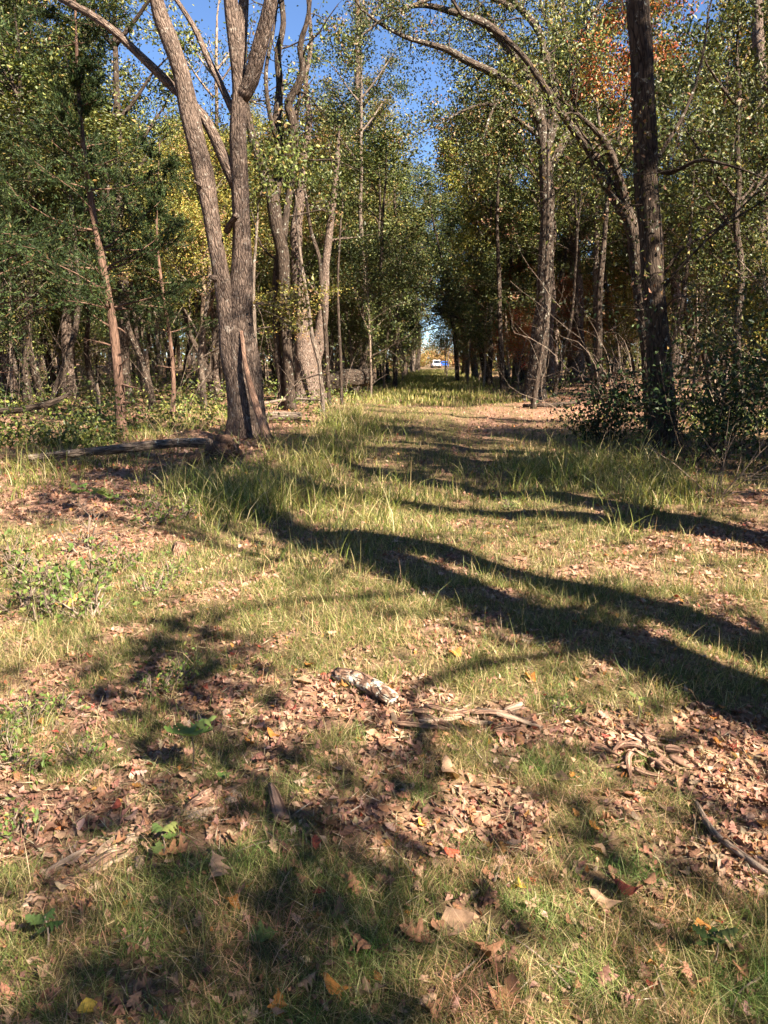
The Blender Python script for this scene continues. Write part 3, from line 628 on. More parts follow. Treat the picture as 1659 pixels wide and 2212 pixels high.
# branchy small trees hanging over the evergreen shrub
near = decid('twiggy_tree', 'twiggy small tree with curled tan leaves hanging over the evergreen shrub', None, 5.2, .9, .05, PAL_OLIVE, np.random.default_rng(520), nleaf=2300, lsize=.085, mat=M_TWIG, limbs=16, limbL=.33, rad=.22, sides=7, flare=False, alt=(.3, PAL_TAN), loc=(7.3, 13.2, float(hfun(7.3, 13.2))))
near2 = decid('twiggy_tree', 'thin-stemmed green tree beside the twiggy tree', None, 6.5, 1.6, .06, PAL_GREEN, np.random.default_rng(521), nleaf=3200, lsize=.09, mat=M_TWIG, limbs=16, limbL=.3, rad=.25, sides=7, flare=False, alt=(.1, PAL_YEL), loc=(8.6, 16.5, float(hfun(8.6, 16.5))))
# trees beside and behind the camera that shade the track
SH = 'trees behind the viewer that shade the track'
tall = decid('oak_tree', 'tall oak with a high crown standing beside the viewer', SH, 20, 13.0, .30, PAL_OLIVE, np.random.default_rng(711), nleaf=3200, lsize=.13, mat=M_GREY, limbs=10, limbL=.15, rad=.35, loc=(4.88, .55, 0))
lowt = decid('oak_tree', 'bushy oak with a low crown beside the evergreen shrubs', SH, 9, 3.0, .14, PAL_GREEN, np.random.default_rng(712), nleaf=5500, lsize=.12, mat=M_DARK, limbs=12, limbL=.26, rad=.3, loc=(8.2, 6.6, 0))
loose = decid('oak_tree', 'thinly leaved small oak standing behind the viewer', SH, 7.5, 2.5, .09, PAL_GREEN, np.random.default_rng(713), nleaf=1500, lsize=.12, mat=M_DARK, limbs=12, limbL=.26, rad=.22, loc=(6.3, -3.9, 0))
bare = decid('oak_tree', 'half bare oak stem standing beside the viewer', SH, 13, 8.0, .2, PAL_OLIVE, np.random.default_rng(714), nleaf=1300, lsize=.13, mat=M_GREY, limbs=9, limbL=.12, rad=.25, loc=(5.2, 4.1, 0))
bare.scale = (1.9, 1.9, 1.0)
def shade(p, x, y, s, rz=0.0):
    o = dup(p, (x, y, float(hfun(x, y))), rz, s, 'tree standing beside or behind the viewer and shading the track', SH)
    o['category'] = 'tree'; return o
tall.scale = (1.25, 1.25, 1.0)
shade(bare, 5.26, .98, (1.5, 1.5, 1.2), 1.2); shade(bare, 6.0, 4.75, (1.6, 1.6, .95), 3.2)
shade(lowt, 10.2, 3.6, 1.2, .5); shade(lowt, 11.5, 8.5, 1.3, 3.0); shade(lowt, 14.0, 6.0, 1.3, 1.6); shade(lowt, 10.6, 7.6, 1.0, 2.2); shade(lowt, 9.4, 11.0, .8, 1.1)
shade(tall, 10.4, -16.2, .95, 4.0); shade(tall, 13.2, -17.0, .95, 1.0); shade(loose, 6.1, -2.3, .9, 2.0)
shade(loose, 4.4, -4.6, 1.0, 2.4); shade(loose, 8.2, -4.0, 1.1, 1.4)
ov = MB(); tp = []; ro = np.random.default_rng(90); o_ = np.array([4.88, .55, 0.])
for (a, b) in [((4.5, .6, 5.2), (1.6, 2.9, 6.3)), ((4.6, .3, 5.6), (3.4, -1.5, 6.4)), ((4.5, .5, 6.5), (2.4, 2.6, 7.6)), ((4.7, .2, 4.6), (4.0, -2.2, 5.6)), ((4.6, .8, 6.0), (4.2, 4.0, 7.2)), ((4.6, .8, 7.5), (3.0, 4.6, 8.6))]:
    a = np.array(a); b = np.array(b); Q = catmull([a, (a + b) / 2 + np.array([.1, 0, .35]), (a + 3 * b) / 4 + ro.normal(0, .15, 3), b], 14)
    tube(ov, Q - o_, np.linspace(.035, .012, 14), 8)
    for i in range(5, 14): grow(ov, Q[i] - o_, unit(b - a) + ro.normal(size=3) * .9, .9, .01, 1, ro, tp, sides=4, kids=(2, 4))
ob = empty('overhanging_oak', (4.88, .55, 0), 'tree whose leafy limbs hang over the track beside the viewer', 'tree', SH)
tube(ov, catmull([(-.05, .1, -.2), (-.1, .15, 4), (-.1, .1, 8)], 16), np.linspace(.14, .05, 16), 10)
for (bx, by) in ((4.88, .55), (5.28, 1.0), (5.2, 4.1)):
    for k in range(9):
        a = ro.uniform(0, 6.28); h_ = ro.uniform(2.2, 9); grow(ov, np.array([bx + .2 * math.cos(a), by + .2 * math.sin(a), h_]) - o_, (math.cos(a), math.sin(a), .5), ro.uniform(.4, 1.0), .012, 1, ro, tp, sides=4, kids=(2, 4))
ov.build('trunk', M_GREY, ob); crown(tp, 4200, .13, PAL_GREEN, ro, .2).build('crown', M_LEAF, ob, smooth=False, kind='stuff')
shade(tall, 9.9, 6.6, .92, 3.3); shade(loose, 3.5, -3.4, .85, .3); shade(tall, 15, 1, 1.0, 3.1); shade(tall, 18, 6, 1.0, 3.4); shade(tall, 20, 12, 1.0, .4); shade(lowt, 17, 12, 1.4, 2.0)
rr_ = np.random.default_rng(808); ring = []
while len(ring) < 46:
    x = rr_.uniform(-34, 40); y = rr_.uniform(-38, 22)
    side = (x < -8 - .1 * y and y < 16) or (y < -7 and x < 2.0) or (x > 19 and y > -4 and x > y * .62 + 6)
    t_ = x * .695 - y * .719
    if not side and t_ < 29: continue
    if abs(x) < .6 * y + 3 or not all((x - a) ** 2 + (y - b) ** 2 > 9 for a, b in ring): continue
    ring.append((x, y)); shade(protos[len(ring) % 5], x, y, rr_.uniform(.85, 1.1), rr_.uniform(0, 6.28))
shade(protos[1], 10.6, 8.0, (.62, .62, .95), .7)
# the wood far off, where trees can no longer be told apart
fm = MB(); n = 26000
y = rp.uniform(110, 230, n); x = rp.uniform(-.62, .62, n) * y
k = np.abs(x - xc(y)) > 3.5; k |= y > 205
x, y = x[k], y[k]; n = len(x)
u, v = proj(x, y); top = np.array([min(19, 1.6 + b * (779 - vtop(a)) / F) for a, b in zip(u, y)])
z = .3 + (top - .3) * rp.random(n) ** .9
x2 = rp.uniform(-.62, .62, 9000) * 118; y2 = rp.uniform(112, 126, 9000); k2 = np.abs(x2 - xc(y2)) > 3.5
x = np.concatenate([x, x2[k2]]); y = np.concatenate([y, y2[k2]]); z = np.concatenate([z, .1 + 5 * rp.random(int(k2.sum())) ** 1.3]); n = len(x)
leaves(fm, np.stack([x, y, z], 1), .75, pick(PAL_OLIVE + PAL_YEL, n, rp), rp)
for i in range(160):
    y = rp.uniform(110, 200); x = rp.uniform(-.6, .6) * y
    if abs(x - xc(y)) < 4: continue
    tube(fm, [(x, y, -.2), (x + rp.normal(0, .3), y, 5), (x + rp.normal(0, .6), y, 11)], [.22, .18, .08], 5, col=(.16, .13, .1))
tag(fm.build('distant_woods', M_LEAF, smooth=False, kind='stuff'), 'far-off olive woods closing the end of the track', 'woods')
# ------------------------------------------------------------------ evergreen shrub on the right
def shrub(name, label, loc, w, h, nst, nleaf, pal, rng, lsize=.06, mat=None, cat='shrub', group=None, rad=.13):
    root = empty(name, loc, label, cat, group); mb = MB(); tips = []
    for i in range(nst):
        a = rng.uniform(0, 6.28); el = rng.uniform(.5, 1.4); d = np.array([math.cos(a) * math.cos(el), math.sin(a) * math.cos(el), math.sin(el)])
        grow(mb, (rng.normal(0, w * .15), rng.normal(0, w * .15), -.05), d, h * rng.uniform(.6, 1.05), .012, 2, rng, tips, sides=4, kids=(3, 5), up=.05, spread=1.0, shrink=.5)
    mb.build('stems', M_TWIG if h < .9 else M_DARK, root)
    crown(tips, nleaf, lsize, pal, rng, rad).build('foliage', mat or M_SHRUB, root, smooth=False, kind='stuff')
    return root
rsb = np.random.default_rng(61)
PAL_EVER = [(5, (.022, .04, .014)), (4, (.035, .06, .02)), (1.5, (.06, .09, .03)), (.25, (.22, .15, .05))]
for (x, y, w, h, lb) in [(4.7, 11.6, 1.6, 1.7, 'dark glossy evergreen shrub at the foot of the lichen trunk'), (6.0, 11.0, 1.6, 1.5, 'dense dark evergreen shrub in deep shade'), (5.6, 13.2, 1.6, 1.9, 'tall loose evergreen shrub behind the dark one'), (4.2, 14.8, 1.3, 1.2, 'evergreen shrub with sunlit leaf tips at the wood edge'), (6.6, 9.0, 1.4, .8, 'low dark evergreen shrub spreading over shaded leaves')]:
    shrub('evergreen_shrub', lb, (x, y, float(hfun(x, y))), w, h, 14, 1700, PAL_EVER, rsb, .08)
# tan shrubs behind the parked vehicles
PAL_FAR = [(4, (.30, .19, .08)), (3, (.26, .21, .08)), (2, (.34, .17, .08)), (2, (.16, .16, .05))]
for i, (x, y, h) in enumerate([(8.5, 192, 4.5), (11.0, 194, 6.0), (13.0, 190, 4.0), (15.5, 193, 6.5), (18.0, 191, 4.5), (12.4, 200, 8.0), (6.0, 193, 6), (20.5, 194, 7)]):
    shrub('autumn_shrub', 'tan and orange bank shrub behind the parked vehicles', (x, y, float(hfun(x, y))), 3.0, h * .62, 9, 2600, PAL_FAR, rsb, .34, M_LEAF, 'shrub', 'shrubs behind the vehicles', .5)
# bare arching twigs in front of the shrub
bt = MB(); p0 = G(1545, 1085)
for i in range(9):
    a = rsb.uniform(-2.6, -.4); grow(bt, rsb.normal(0, .05, 3), (math.cos(a) * .6 - .5 + .25 * i % 1.3, math.sin(a) * .3, rsb.uniform(.25, .9)), rsb.uniform(.6, 1.2), .007, 1, rsb, [], sides=4, kids=(2, 4), up=-.08)
tag(bt.build('bare_twigs', M_TWIG), 'bare pale arching twigs poking out of the dark shrubs', 'twigs').location = p0

# ------------------------------------------------------------------ undergrowth on the wood floor
um = MB(); n = 105000
y = 13.5 + 45 * rp.random(n) ** 1.6; x = rp.uniform(-.62, .62, n) * y; off = x - xc(y)
keep = ((off < -3.0) | (off > 4.2)) & (fbm(x, y, 3.5, 8) > -.15 + (off > 0) * .35)
keep &= ~((np.abs(x + 2.9) < 2.0) & (y < 17.5)); keep &= litter(x, y) < 1.15
x, y = x[keep], y[keep]; n = len(x)
z = hfun(x, y) + .03 + .6 * rp.random(n) ** 1.4 * (1 + fbm(x, y, 2, 9)) * .8
leaves(um, np.stack([x, y, z], 1), .075 + .0012 * y, pick(PAL_GREEN + [(4, (.13, .16, .03)), (2, (.2, .2, .05))], n, rp), rp, up=1.0)
um.build('undergrowth', M_LEAF, smooth=False, kind='stuff')['label'] = 'low leafy green undergrowth covering the wood floor'
# tangle of thin dead twigs and whips in the woods
wm = MB()
for i in range(420):
    y = 17 + 42 * rp.random() ** 1.5; x = rp.uniform(-.58, .58) * y; off = x - xc(y)
    if abs(off) < 3.0 or (y < 22 and off < 0 and x > -5): continue
    a = rp.uniform(0, 6.28); L = rp.uniform(.8, 3.2)
    grow(wm, (x, y, float(hfun(x, y)) - .05 + (rp.random() < .3) * rp.uniform(.3, 3)), (math.cos(a) * .5, math.sin(a) * .5, 1), L, rp.uniform(.006, .014), 1, rp, [], sides=3, kids=(1, 4), up=.0, wob=.2)
wm.build('dead_brush', M_TWIG, kind='stuff')['label'] = 'tangle of thin dead whips and twigs in the woods'

# ------------------------------------------------------------------ grass
def blades(mb, x, y, L, w, cols, rng, seg=3, lean=.6, az=None):
    n = len(x); z = hfun(x, y) - .004
    a = rng.uniform(0, 2 * np.pi, n) if az is None else az; le = np.abs(rng.normal(lean, .35, n)); b = a + rng.normal(0, .9, n)
    hx, hy = np.cos(a), np.sin(a); sx, sy = -np.sin(b), np.cos(b)
    V = []
    for k in range(seg + 1):
        t = k / seg; f = 1 / np.sqrt(1 + le ** 2)
        hz = L * f * (t - .45 * np.minimum(le, 1.6) * t * t); hh = L * f * le * t ** 1.6
        ww = w * (1 - t ** 1.5) * .5
        px, py, pz = x + hx * hh, y + hy * hh, z + np.maximum(hz, .004)
        if k < seg: V += [np.stack([px - sx * ww, py - sy * ww, pz], 1), np.stack([px + sx * ww, py + sy * ww, pz], 1)]
        else: V += [np.stack([px, py, pz], 1)]
    k = len(V); V = np.stack(V, 1).reshape(-1, 3); o = (np.arange(n) * k)[:, None]
    q = np.concatenate([o + np.array([2 * s, 2 * s + 1, 2 * s + 3, 2 * s + 2]) for s in range(seg - 1)], 0) if seg > 1 else None
    mb.add(V, q, o + np.array([2 * seg - 2, 2 * seg - 1, 2 * seg]), col=np.repeat(cols, k, 0))
PAL_G = [(4.2, (.105, .14, .034)), (3.4, (.18, .20, .055)), (2.8, (.34, .285, .13)), (2.2, (.45, .365, .2)), (2, (.06, .095, .024)), (.8, (.36, .22, .13))]
PAL_GT = [(4, (.17, .20, .045)), (3, (.26, .27, .075)), (2.5, (.42, .35, .16)), (2, (.07, .10, .025)), (1, (.5, .42, .24))]
def field(n, y0, y1, pw, marg, rng, thr):
    y = y0 + (y1 - y0) * rng.random(n) ** pw; x = rng.uniform(-1, 1, n) * (y * .52 + marg)
    l = litter(x, y); cl = fbm(x, y, .22, 12) * .35 + fbm(x, y, .6, 14) * .25
    p = np.clip(1.15 - l * 1.35 + cl, .03, 1); k = rng.random(n) < p
    return x[k], y[k], l[k]
gm = MB(); rgx = np.random.default_rng(41)
x, y, l = field(90000, 1.3, 3.0, .9, .35, rgx, .5)
gree = fbm(x, y, .5, 17)[:, None] * .18
c = pick(PAL_G, len(x), rgx); c = np.clip(c * (1 + gree * np.array([-1, .1, -.8])), 0, 1)
blades(gm, x, y, rgx.gamma(5, .014, len(x)) * (1.25 - .5 * np.clip(l, 0, 1)), rgx.uniform(.0013, .0028, len(x)), c, rgx, 3, 1.0)
x, y, l = field(85000, 2.9, 5.2, .95, .4, rgx, .5)
c = pick(PAL_G, len(x), rgx); blades(gm, x, y, rgx.gamma(5, .017, len(x)) * (1.2 - .45 * np.clip(l, 0, 1)), rgx.uniform(.002, .004, len(x)), c, rgx, 2, .9)
x, y, l = field(90000, 5.0, 10, 1.0, .5, rgx, .5)
c = pick(PAL_G, len(x), rgx); blades(gm, x, y, rgx.gamma(5, .018, len(x)) * (1.15 - .4 * np.clip(l, 0, 1)), rgx.uniform(.003, .0065, len(x)), c, rgx, 2, .8)
x, y, l = field(75000, 9.2, 30, 1.2, .5, rgx, .5)
k = np.abs(x - xc(y)) < 5 + rgx.random(len(x)) * 5; x, y, l = x[k], y[k], l[k]
c = pick(PAL_G, len(x), rgx); blades(gm, x, y, rgx.gamma(5, .026, len(x)), rgx.uniform(.006, .013, len(x)), c, rgx, 2, .6)
y = rgx.uniform(29, 120, 30000); x = xc(y) + rgx.normal(0, 2.0, 30000)
c = pick(PAL_GT, len(x), rgx); blades(gm, x, y, rgx.uniform(.15, .4, len(x)) * np.where(y > 60, 1.3, 1), rgx.uniform(.02, .05, len(x)), c, rgx, 2, .5)
gm.build('grass', M_GRASS, kind='stuff')['label'] = 'short green and straw coloured grass on the track'
# long grass along the edges of the track
tm = MB()
def long_patch(u, v, ru, rv, n, L, rng, pal=PAL_GT, wd=.0095):
    n = int(n * .62); 
    uu = rng.normal(u, ru * .5, n); vv = rng.normal(v, rv * .5, n)
    P = np.array([G(a, max(b, 800)) for a, b in zip(uu[::8], vv[::8])]); P = np.repeat(P, 8, 0)[:n]; tuft = np.repeat(rng.uniform(.55, 1.3, len(P[::8])), 8)[:len(P)]; L = L * tuft
    n = len(P); j = rng.normal(0, .035, (n, 2)) * (P[:, 1:2] / 6) ** .5
    blades(tm, P[:, 0] + j[:, 0], P[:, 1] + j[:, 1], L * rng.uniform(.35, 1.3, n), wd * rng.uniform(.6, 1.3, n) * (P[:, 1] / 9) ** .5, pick(pal, n, rng), rng, 4, .8)
rl = np.random.default_rng(43)
for a in [(540, 1080, 170, 60, 3000, .56), (760, 925, 90, 40, 2200, .66), (690, 985, 130, 45, 1500, .52), (900, 905, 60, 14, 250, .35), (770, 1100, 150, 60, 1300, .45), (1290, 1020, 190, 40, 2800, .55), (1180, 1020, 120, 40, 1000, .5), (1040, 860, 60, 14, 700, .6), (850, 860, 70, 16, 600, .55), (1420, 1080, 120, 40, 1200, .5), (350, 940, 160, 40, 1100, .5), (420, 900, 120, 30, 700, .5), (150, 1000, 160, 50, 800, .5), (640, 1010, 110, 40, 700, .45), (1000, 1040, 200, 60, 500, .3), (430, 1080, 90, 40, 500, .5), (1010, 830, 90, 8, 500, .5), (860, 825, 60, 8, 400, .5), (1340, 1150, 60, 25, 70, .35), (600, 1210, 60, 25, 60, .35), (700, 1240, 120, 25, 140, .25), (60, 1040, 120, 50, 500, .5), (1500, 870, 200, 30, 500, .4)]:
    long_patch(*a, rl)
long_patch(60, 1420, 90, 50, 90, .5, rl, [(1, (.32, .3, .12)), (1, (.4, .33, .18))], .004)
long_patch(40, 1460, 120, 60, 900, .16, rl, [(1, (.42, .33, .18)), (1, (.36, .27, .13))], .003)
long_patch(1090, 1370, 320, 40, 160, .18, rl, [(1, (.42, .36, .18)), (1, (.3, .28, .1))], .003)
tm.build('tall_grass', M_GRASS, kind='stuff')['label'] = 'long arching yellow-green grass along the track edges'

# ------------------------------------------------------------------ fallen leaves
def oak_leaf(curl, bend, twist, lobes=True, seed=0):
    st = [(0, .012), (.1, .03), (.22, .2), (.31, .13), (.36, .14), (.46, .33), (.52, .3), (.57, .15), (.63, .14), (.71, .27), (.77, .13), (.88, .14), (.95, .07), (1, .008)] if lobes else [(0, .01), (.12, .13), (.3, .25), (.5, .29), (.7, .23), (.88, .11), (1, .005)]
    r = np.random.default_rng(seed); V = []
    for t, w in st:
        w2 = w * r.uniform(.75, 1.2); tl = t + (.035 if lobes and w > .18 else 0) + .012 * r.normal() * (w > .1); zc = bend * (t - .5) ** 2 + .02 * r.normal()
        ca = twist * (t - .5)
        for s, ww, tt in ((-1, w, tl), (0, 0, t), (1, w2, tl)):
            y = s * ww; z = zc + curl * (ww ** 2) * 2.2; V.append(((tt - .5), y * math.cos(ca) - z * math.sin(ca), y * math.sin(ca) + z * math.cos(ca)))
    q = []
    for k in range(len(st) - 1):
        a = 3 * k; q += [(a, a + 1, a + 4, a + 3), (a + 1, a + 2, a + 5, a + 4)]
    V = np.array(V); V[:, 2] -= V[:, 2].min(); return V, np.array(q)
TEMPL = [oak_leaf(c, b, t, lb, i) for i, (c, b, t, lb) in enumerate([(1.2, .3, .4, True), (-.9, .5, -.5, True), (1.8, -.5, .8, True), (.6, .8, -.9, True), (-1.5, -.3, .3, True), (1.0, .5, .3, False), (-1.2, .6, -.6, False), (2.0, .2, .9, False)])]
PAL_L = [(5, (.32, .175, .118)), (4, (.38, .23, .16)), (3.5, (.23, .125, .085)), (1.5, (.45, .31, .225)), (.5, (.40, .19, .06)), (.25, (.28, .06, .04)), (1, (.16, .09, .065))]
rf = np.random.default_rng(51)
lm_ = MB()
def litter_pts(n, y0, y1, marg, pw=1.0, base=.16):
    y = y0 + (y1 - y0) * rf.random(n) ** pw; x = rf.uniform(-1, 1, n) * (y * .52 + marg); l = litter(x, y)
    k = rf.random(n) < np.clip(base + (l - .3) * 1.1, base * .6, 1); return x[k], y[k]
for (n, y0, y1, pw, sz) in ((5200, 1.4, 5.0, .9, .052), (3600, 5.0, 10.0, 1.0, .06)):
    x, y = litter_pts(n, y0, y1, .3, pw)
    ti = rf.integers(0, len(TEMPL), len(x))
    for k, (tv, tq) in enumerate(TEMPL):
        m = ti == k; c = int(m.sum())
        scatter(lm_, tv, tq, np.stack([x[m], y[m], hfun(x[m], y[m]) + rf.uniform(.0, .02, c)], 1), rots(c, rf, .3), sz * rf.uniform(.4, 1.25, c), pick(PAL_L, c, rf, .25))
x, y = litter_pts(14000, 6, 14, .6, 1.0, .12)
leaves(lm_, np.stack([x, y, hfun(x, y) + .012], 1), .06, pick(PAL_L, len(x), rf, .25), rf, up=2.2, fold=.15)
x, y = litter_pts(26000, 11, 45, 1.0, 1.6, .1)
leaves(lm_, np.stack([x, y, hfun(x, y) + .015], 1), .09, pick(PAL_L, len(x), rf, .25), rf, up=3.0, fold=.1)
# crumbled fragments and straw
x, y = litter_pts(42000, 1.3, 7.0, .3, 1.0, .25)
leaves(lm_, np.stack([x, y, hfun(x, y) + .008], 1), .032, pick(PAL_L, len(x), rf, .3), rf, up=2.0, fold=.12)
x, y = litter_pts(16000, 1.3, 8.0, .3, 1.0, .35)
d = rf.normal(size=(len(x), 3)) * np.array([1, 1, .12])
leaves(lm_, np.stack([x, y, hfun(x, y) + .012], 1), .085, pick([(2, (.45, .36, .22)), (2, (.36, .26, .16)), (1, (.5, .42, .3))], len(x), rf), rf, D=d * 3, aspect=.035, up=2, fold=.01)
lm_.build('leaf_litter', M_DRY, smooth=False, kind='stuff')['label'] = 'brown leaf litter and straw scattered over the ground'
KIND = {'brown': ('brown curled lobed oak leaf lying on the ground', (.30, .155, .085)), 'tan': ('pale tan dry leaf lying on the ground', (.36, .235, .15)), 'dark': ('dark brown crumpled leaf lying on the ground', (.17, .09, .06)),
        'orange': ('bright orange autumn leaf lying on the ground', (.46, .20, .05)), 'red': ('dull red autumn leaf lying on the ground', (.27, .07, .045)), 'yellow': ('yellow autumn leaf lying on the ground', (.52, .36, .06)), 'green': ('fallen green oak leaf lying on the ground', (.12, .17, .05))}
LM = {}
def fallen(kind, u, v, size=None, t=None):
    t = int(rf.integers(0, len(TEMPL))) if t is None else t
    if (kind, t) not in LM:
        mb = MB(); tv, tq = TEMPL[t]; c = np.array(KIND[kind][1]); mb.add(tv, tq, col=np.clip(np.tile(c, (len(tv), 1)) * rf.uniform(.75, 1.2, (len(tv), 1)), 0, 1)); LM[(kind, t)] = mb.mesh('fallen_leaf', M_DRY, True)
    o = bpy.data.objects.new('fallen_leaf', LM[(kind, t)]); COL.objects.link(o); p = G(u, v); s = (size or .11) * rf.uniform(.62, .88)
    o.location = (p[0], p[1], p[2] + .012); o.rotation_euler = (rf.normal(0, .3), rf.normal(0, .3), rf.uniform(0, 6.28)); o.scale = (s, s, s)
    lit_ = float(litter(np.array([p[0]]), np.array([p[1]]))[0])
    tag(o, KIND[kind][0].replace('on the ground', 'in short grass' if lit_ < .35 else ('among scattered leaf litter' if lit_ < .8 else 'in thick leaf litter')), 'leaf', 'fallen ' + kind + ' leaves')
for kd, u, v, s, t in [('orange', 982, 1420, .15, 6), ('orange', 1145, 1470, .13, 7), ('orange', 670, 1443, .10, 5), ('yellow', 150, 1312, .16, 1), ('orange', 1515, 2020, .13, 7), ('orange', 720, 2145, .11, 6), ('red', 1360, 1935, .12, 6), ('red', 1580, 1625, .10, 2), ('orange', 1550, 1615, .12, 3),
                    ('tan', 985, 2010, .15, 5), ('brown', 900, 2030, .14, 0), ('brown', 1060, 1955, .12, 4), ('brown', 1045, 2080, .15, 2), ('brown', 1090, 2170, .16, 3), ('tan', 790, 2160, .16, 0), ('brown', 775, 2060, .13, 4), ('brown', 735, 1975, .10, 1), ('orange', 500, 1960, .09, 7), ('tan', 1310, 1965, .14, 6), ('tan', 475, 1900, .15, 1), ('brown', 375, 1850, .14, 0), ('brown', 705, 1790, .15, 3),
                    ('tan', 965, 1680, .16, 6), ('tan', 1210, 1690, .13, 5), ('brown', 1125, 1610, .12, 6), ('tan', 655, 1480, .13, 5), ('green', 565, 2030, .13, 0), ('tan', 805, 1640, .12, 0), ('tan', 1130, 1800, .1, 1), ('brown', 840, 1915, .12, 1)]:
    fallen(kd, u, v, s, t)
kinds = ['brown', 'tan', 'dark', 'orange', 'red', 'yellow']; pk = np.array([.46, .32, .18, .03, .006, .006])
n = 0
while n < 262:
    v = 1330 + 880 * rf.random() ** .8; u = rf.uniform(0, 1659); p = G(u, v); l = float(litter(np.array([p[0]]), np.array([p[1]]))[0])
    if rf.random() > .3 + .7 * l: continue
    fallen(str(rf.choice(kinds, p=pk / pk.sum())), u, v, rf.uniform(.045, .09), int(rf.choice(8, p=[.16, .16, .16, .16, .16, .06, .08, .06]))); n += 1

# ------------------------------------------------------------------ logs, sticks, stumps
def log(name, label, pts, rads, mat, cat='log', sides=14, ridge=.06, seed=3, lift=.0, broken=True, group=None):
    P = np.array(pts, float); org = P.mean(0).copy(); org[2] = float(hfun(org[0], org[1])); n = max(12, int(np.linalg.norm(np.diff(P, axis=0), axis=1).sum() / .08)); n = min(n, 60)
    mb = MB(); Q = catmull(P, n); rr = np.interp(np.linspace(0, len(P) - 1, n), np.arange(len(P)), rads)
    tube(mb, Q - org, rr, sides, ridge=ridge, seed=seed); o = mb.build(name, mat); o.location = org
    return tag(o, label, cat, group)
def gl(u, v, up): p = G(u, v); p[2] += up; return p
log('fallen_log', 'long grey fallen log with roots torn up at one end', [gl(60, 1012, .16), gl(110, 1010, .18), gl(175, 1006, .2), gl(240, 1000, .21), gl(320, 992, .22), gl(390, 986, .23), gl(455, 988, .23)], [.045, .055, .06, .07, .075, .08, .085], M_GREY)
log('lichen_log', 'short log piece with pale lichen lying across the grass', [gl(728, 1468, .03), gl(765, 1480, .035), gl(805, 1500, .035), gl(848, 1525, .03)], [.034, .042, .042, .034], M_LICHEN, sides=16, ridge=.08, seed=5)
log('fallen_stick', 'grey crooked stick lying in the leaves', [gl(1503, 1745, .02), gl(1535, 1800, .018), gl(1580, 1840, .018), gl(1630, 1875, .015), gl(1690, 1915, .015)], [.009, .012, .012, .013, .012], M_TWIG, 'stick', 8)
log('rotting_stick', 'small dark rotten branch stub standing proud of the litter', [gl(586, 1712, .03), gl(596, 1745, .03), gl(610, 1785, .02)], [.012, .02, .024], M_ROT, 'stick', 10, .12)
log('pale_log', 'pale barkless log behind the twin-stemmed oak', [gl(560, 915, .15), gl(600, 914, .17), gl(650, 912, .15)], [.11, .13, .11], M_GREY)
log('pale_pole', 'thin pale fallen pole resting behind the pale log', [gl(555, 893, .25), gl(620, 885, .35), gl(700, 882, .3)], [.045, .05, .04], M_GREY)
log('felled_log', 'big dark felled log lying left of the far track', [at(700, 835, 33), at(740, 820, 34), at(800, 815, 35)], [.38, .4, .38], M_DARK, sides=16)
log('fallen_branch', 'dark fallen branch at the foot of the arching oak', [gl(1130, 880, .06), gl(1180, 882, .1), gl(1250, 876, .1)], [.05, .07, .06], M_DARK)
log('fallen_branch', 'dark branch sagging under the cedars', [at(-40, 890, 16), at(40, 885, 16), at(110, 870, 16.5), at(150, 850, 17)], [.06, .07, .06, .04], M_DARK)
log('broken_snag', 'short pale broken trunk stub left of the young cedar', [at(318, 850, 28), at(317, 800, 28), at(314, 757, 28)], [.11, .10, .09], M_PALE, 'snag')
log('broken_snag', 'slim grey stub beside the leaning cedar trunk', [at(213, 905, 20), at(213, 860, 20), at(208, 828, 20)], [.06, .055, .04], M_GREY, 'snag')
log('cut_stub', 'tiny weathered stub in the sunlit leaves', [gl(388, 1198, -.02), gl(388, 1198, .05), gl(392, 1198, .1)], [.06, .05, .035], M_ROT, 'stump', 12, .2)
log('broken_snag', 'pale leaning stub among the evergreen shrubs', [at(1558, 900, 17), at(1552, 850, 17), at(1540, 815, 17)], [.06, .05, .03], M_PALE, 'snag')
# rotten flat log in the foreground: long splinters of decayed wood
rd = np.random.default_rng(71)
root = empty('rotten_log', G(330, 1800), 'flat crumbling rotten log of pale splinters sunk in the litter', 'log'); org = np.array(root.location)
A, B = G(40, 1960), G(545, 1700); ax = unit(B - A); sd = np.array([-ax[1], ax[0], 0])
for i in range(60):
    t0 = rd.uniform(0, .93); ln = rd.gamma(2.0, .035); o = rd.normal(0, .075) * (1 - .55 * t0)
    mb = MB(); s = A + (B - A) * t0 + sd * o; e = A + (B - A) * min(1, t0 + ln) + sd * (o + rd.normal(0, .018)); mid = (s + e) / 2 + sd * rd.normal(0, .008)
    P = np.array([s, mid, e]); P[:, 2] = hfun(P[:, 0], P[:, 1]) + rd.uniform(-.006, .014, 3)
    tube(mb, catmull(P, 8) - org, np.array([.5, .8, 1, 1, 1, .9, .7, .4]) * rd.uniform(.008, .022), 6, ridge=.3, seed=i); mb.build('splinter', M_ROT if i % 2 else M_PALE, root)
root = empty('splintered_wood', G(940, 1560), 'heap of broken pale wood pieces beside the lichen log', 'wood'); org = np.array(root.location)
for i in range(16):
    c = G(rd.uniform(880, 1130), rd.uniform(1530, 1585)); a = rd.normal(-.1, .5); ln = rd.uniform(.04, .16); d = np.array([math.cos(a), math.sin(a), 0]) * ln
    mb = MB(); P = np.array([c - d, c, c + d]); P[:, 2] = hfun(P[:, 0], P[:, 1]) + rd.uniform(.003, .03, 3)
    tube(mb, catmull(P, 6) - org, np.array([.5, 1, 1, 1, .8, .3]) * rd.uniform(.008, .02), 6, ridge=.25, seed=i + 50); mb.build('piece', M_ROT if i % 3 else M_PALE, root)
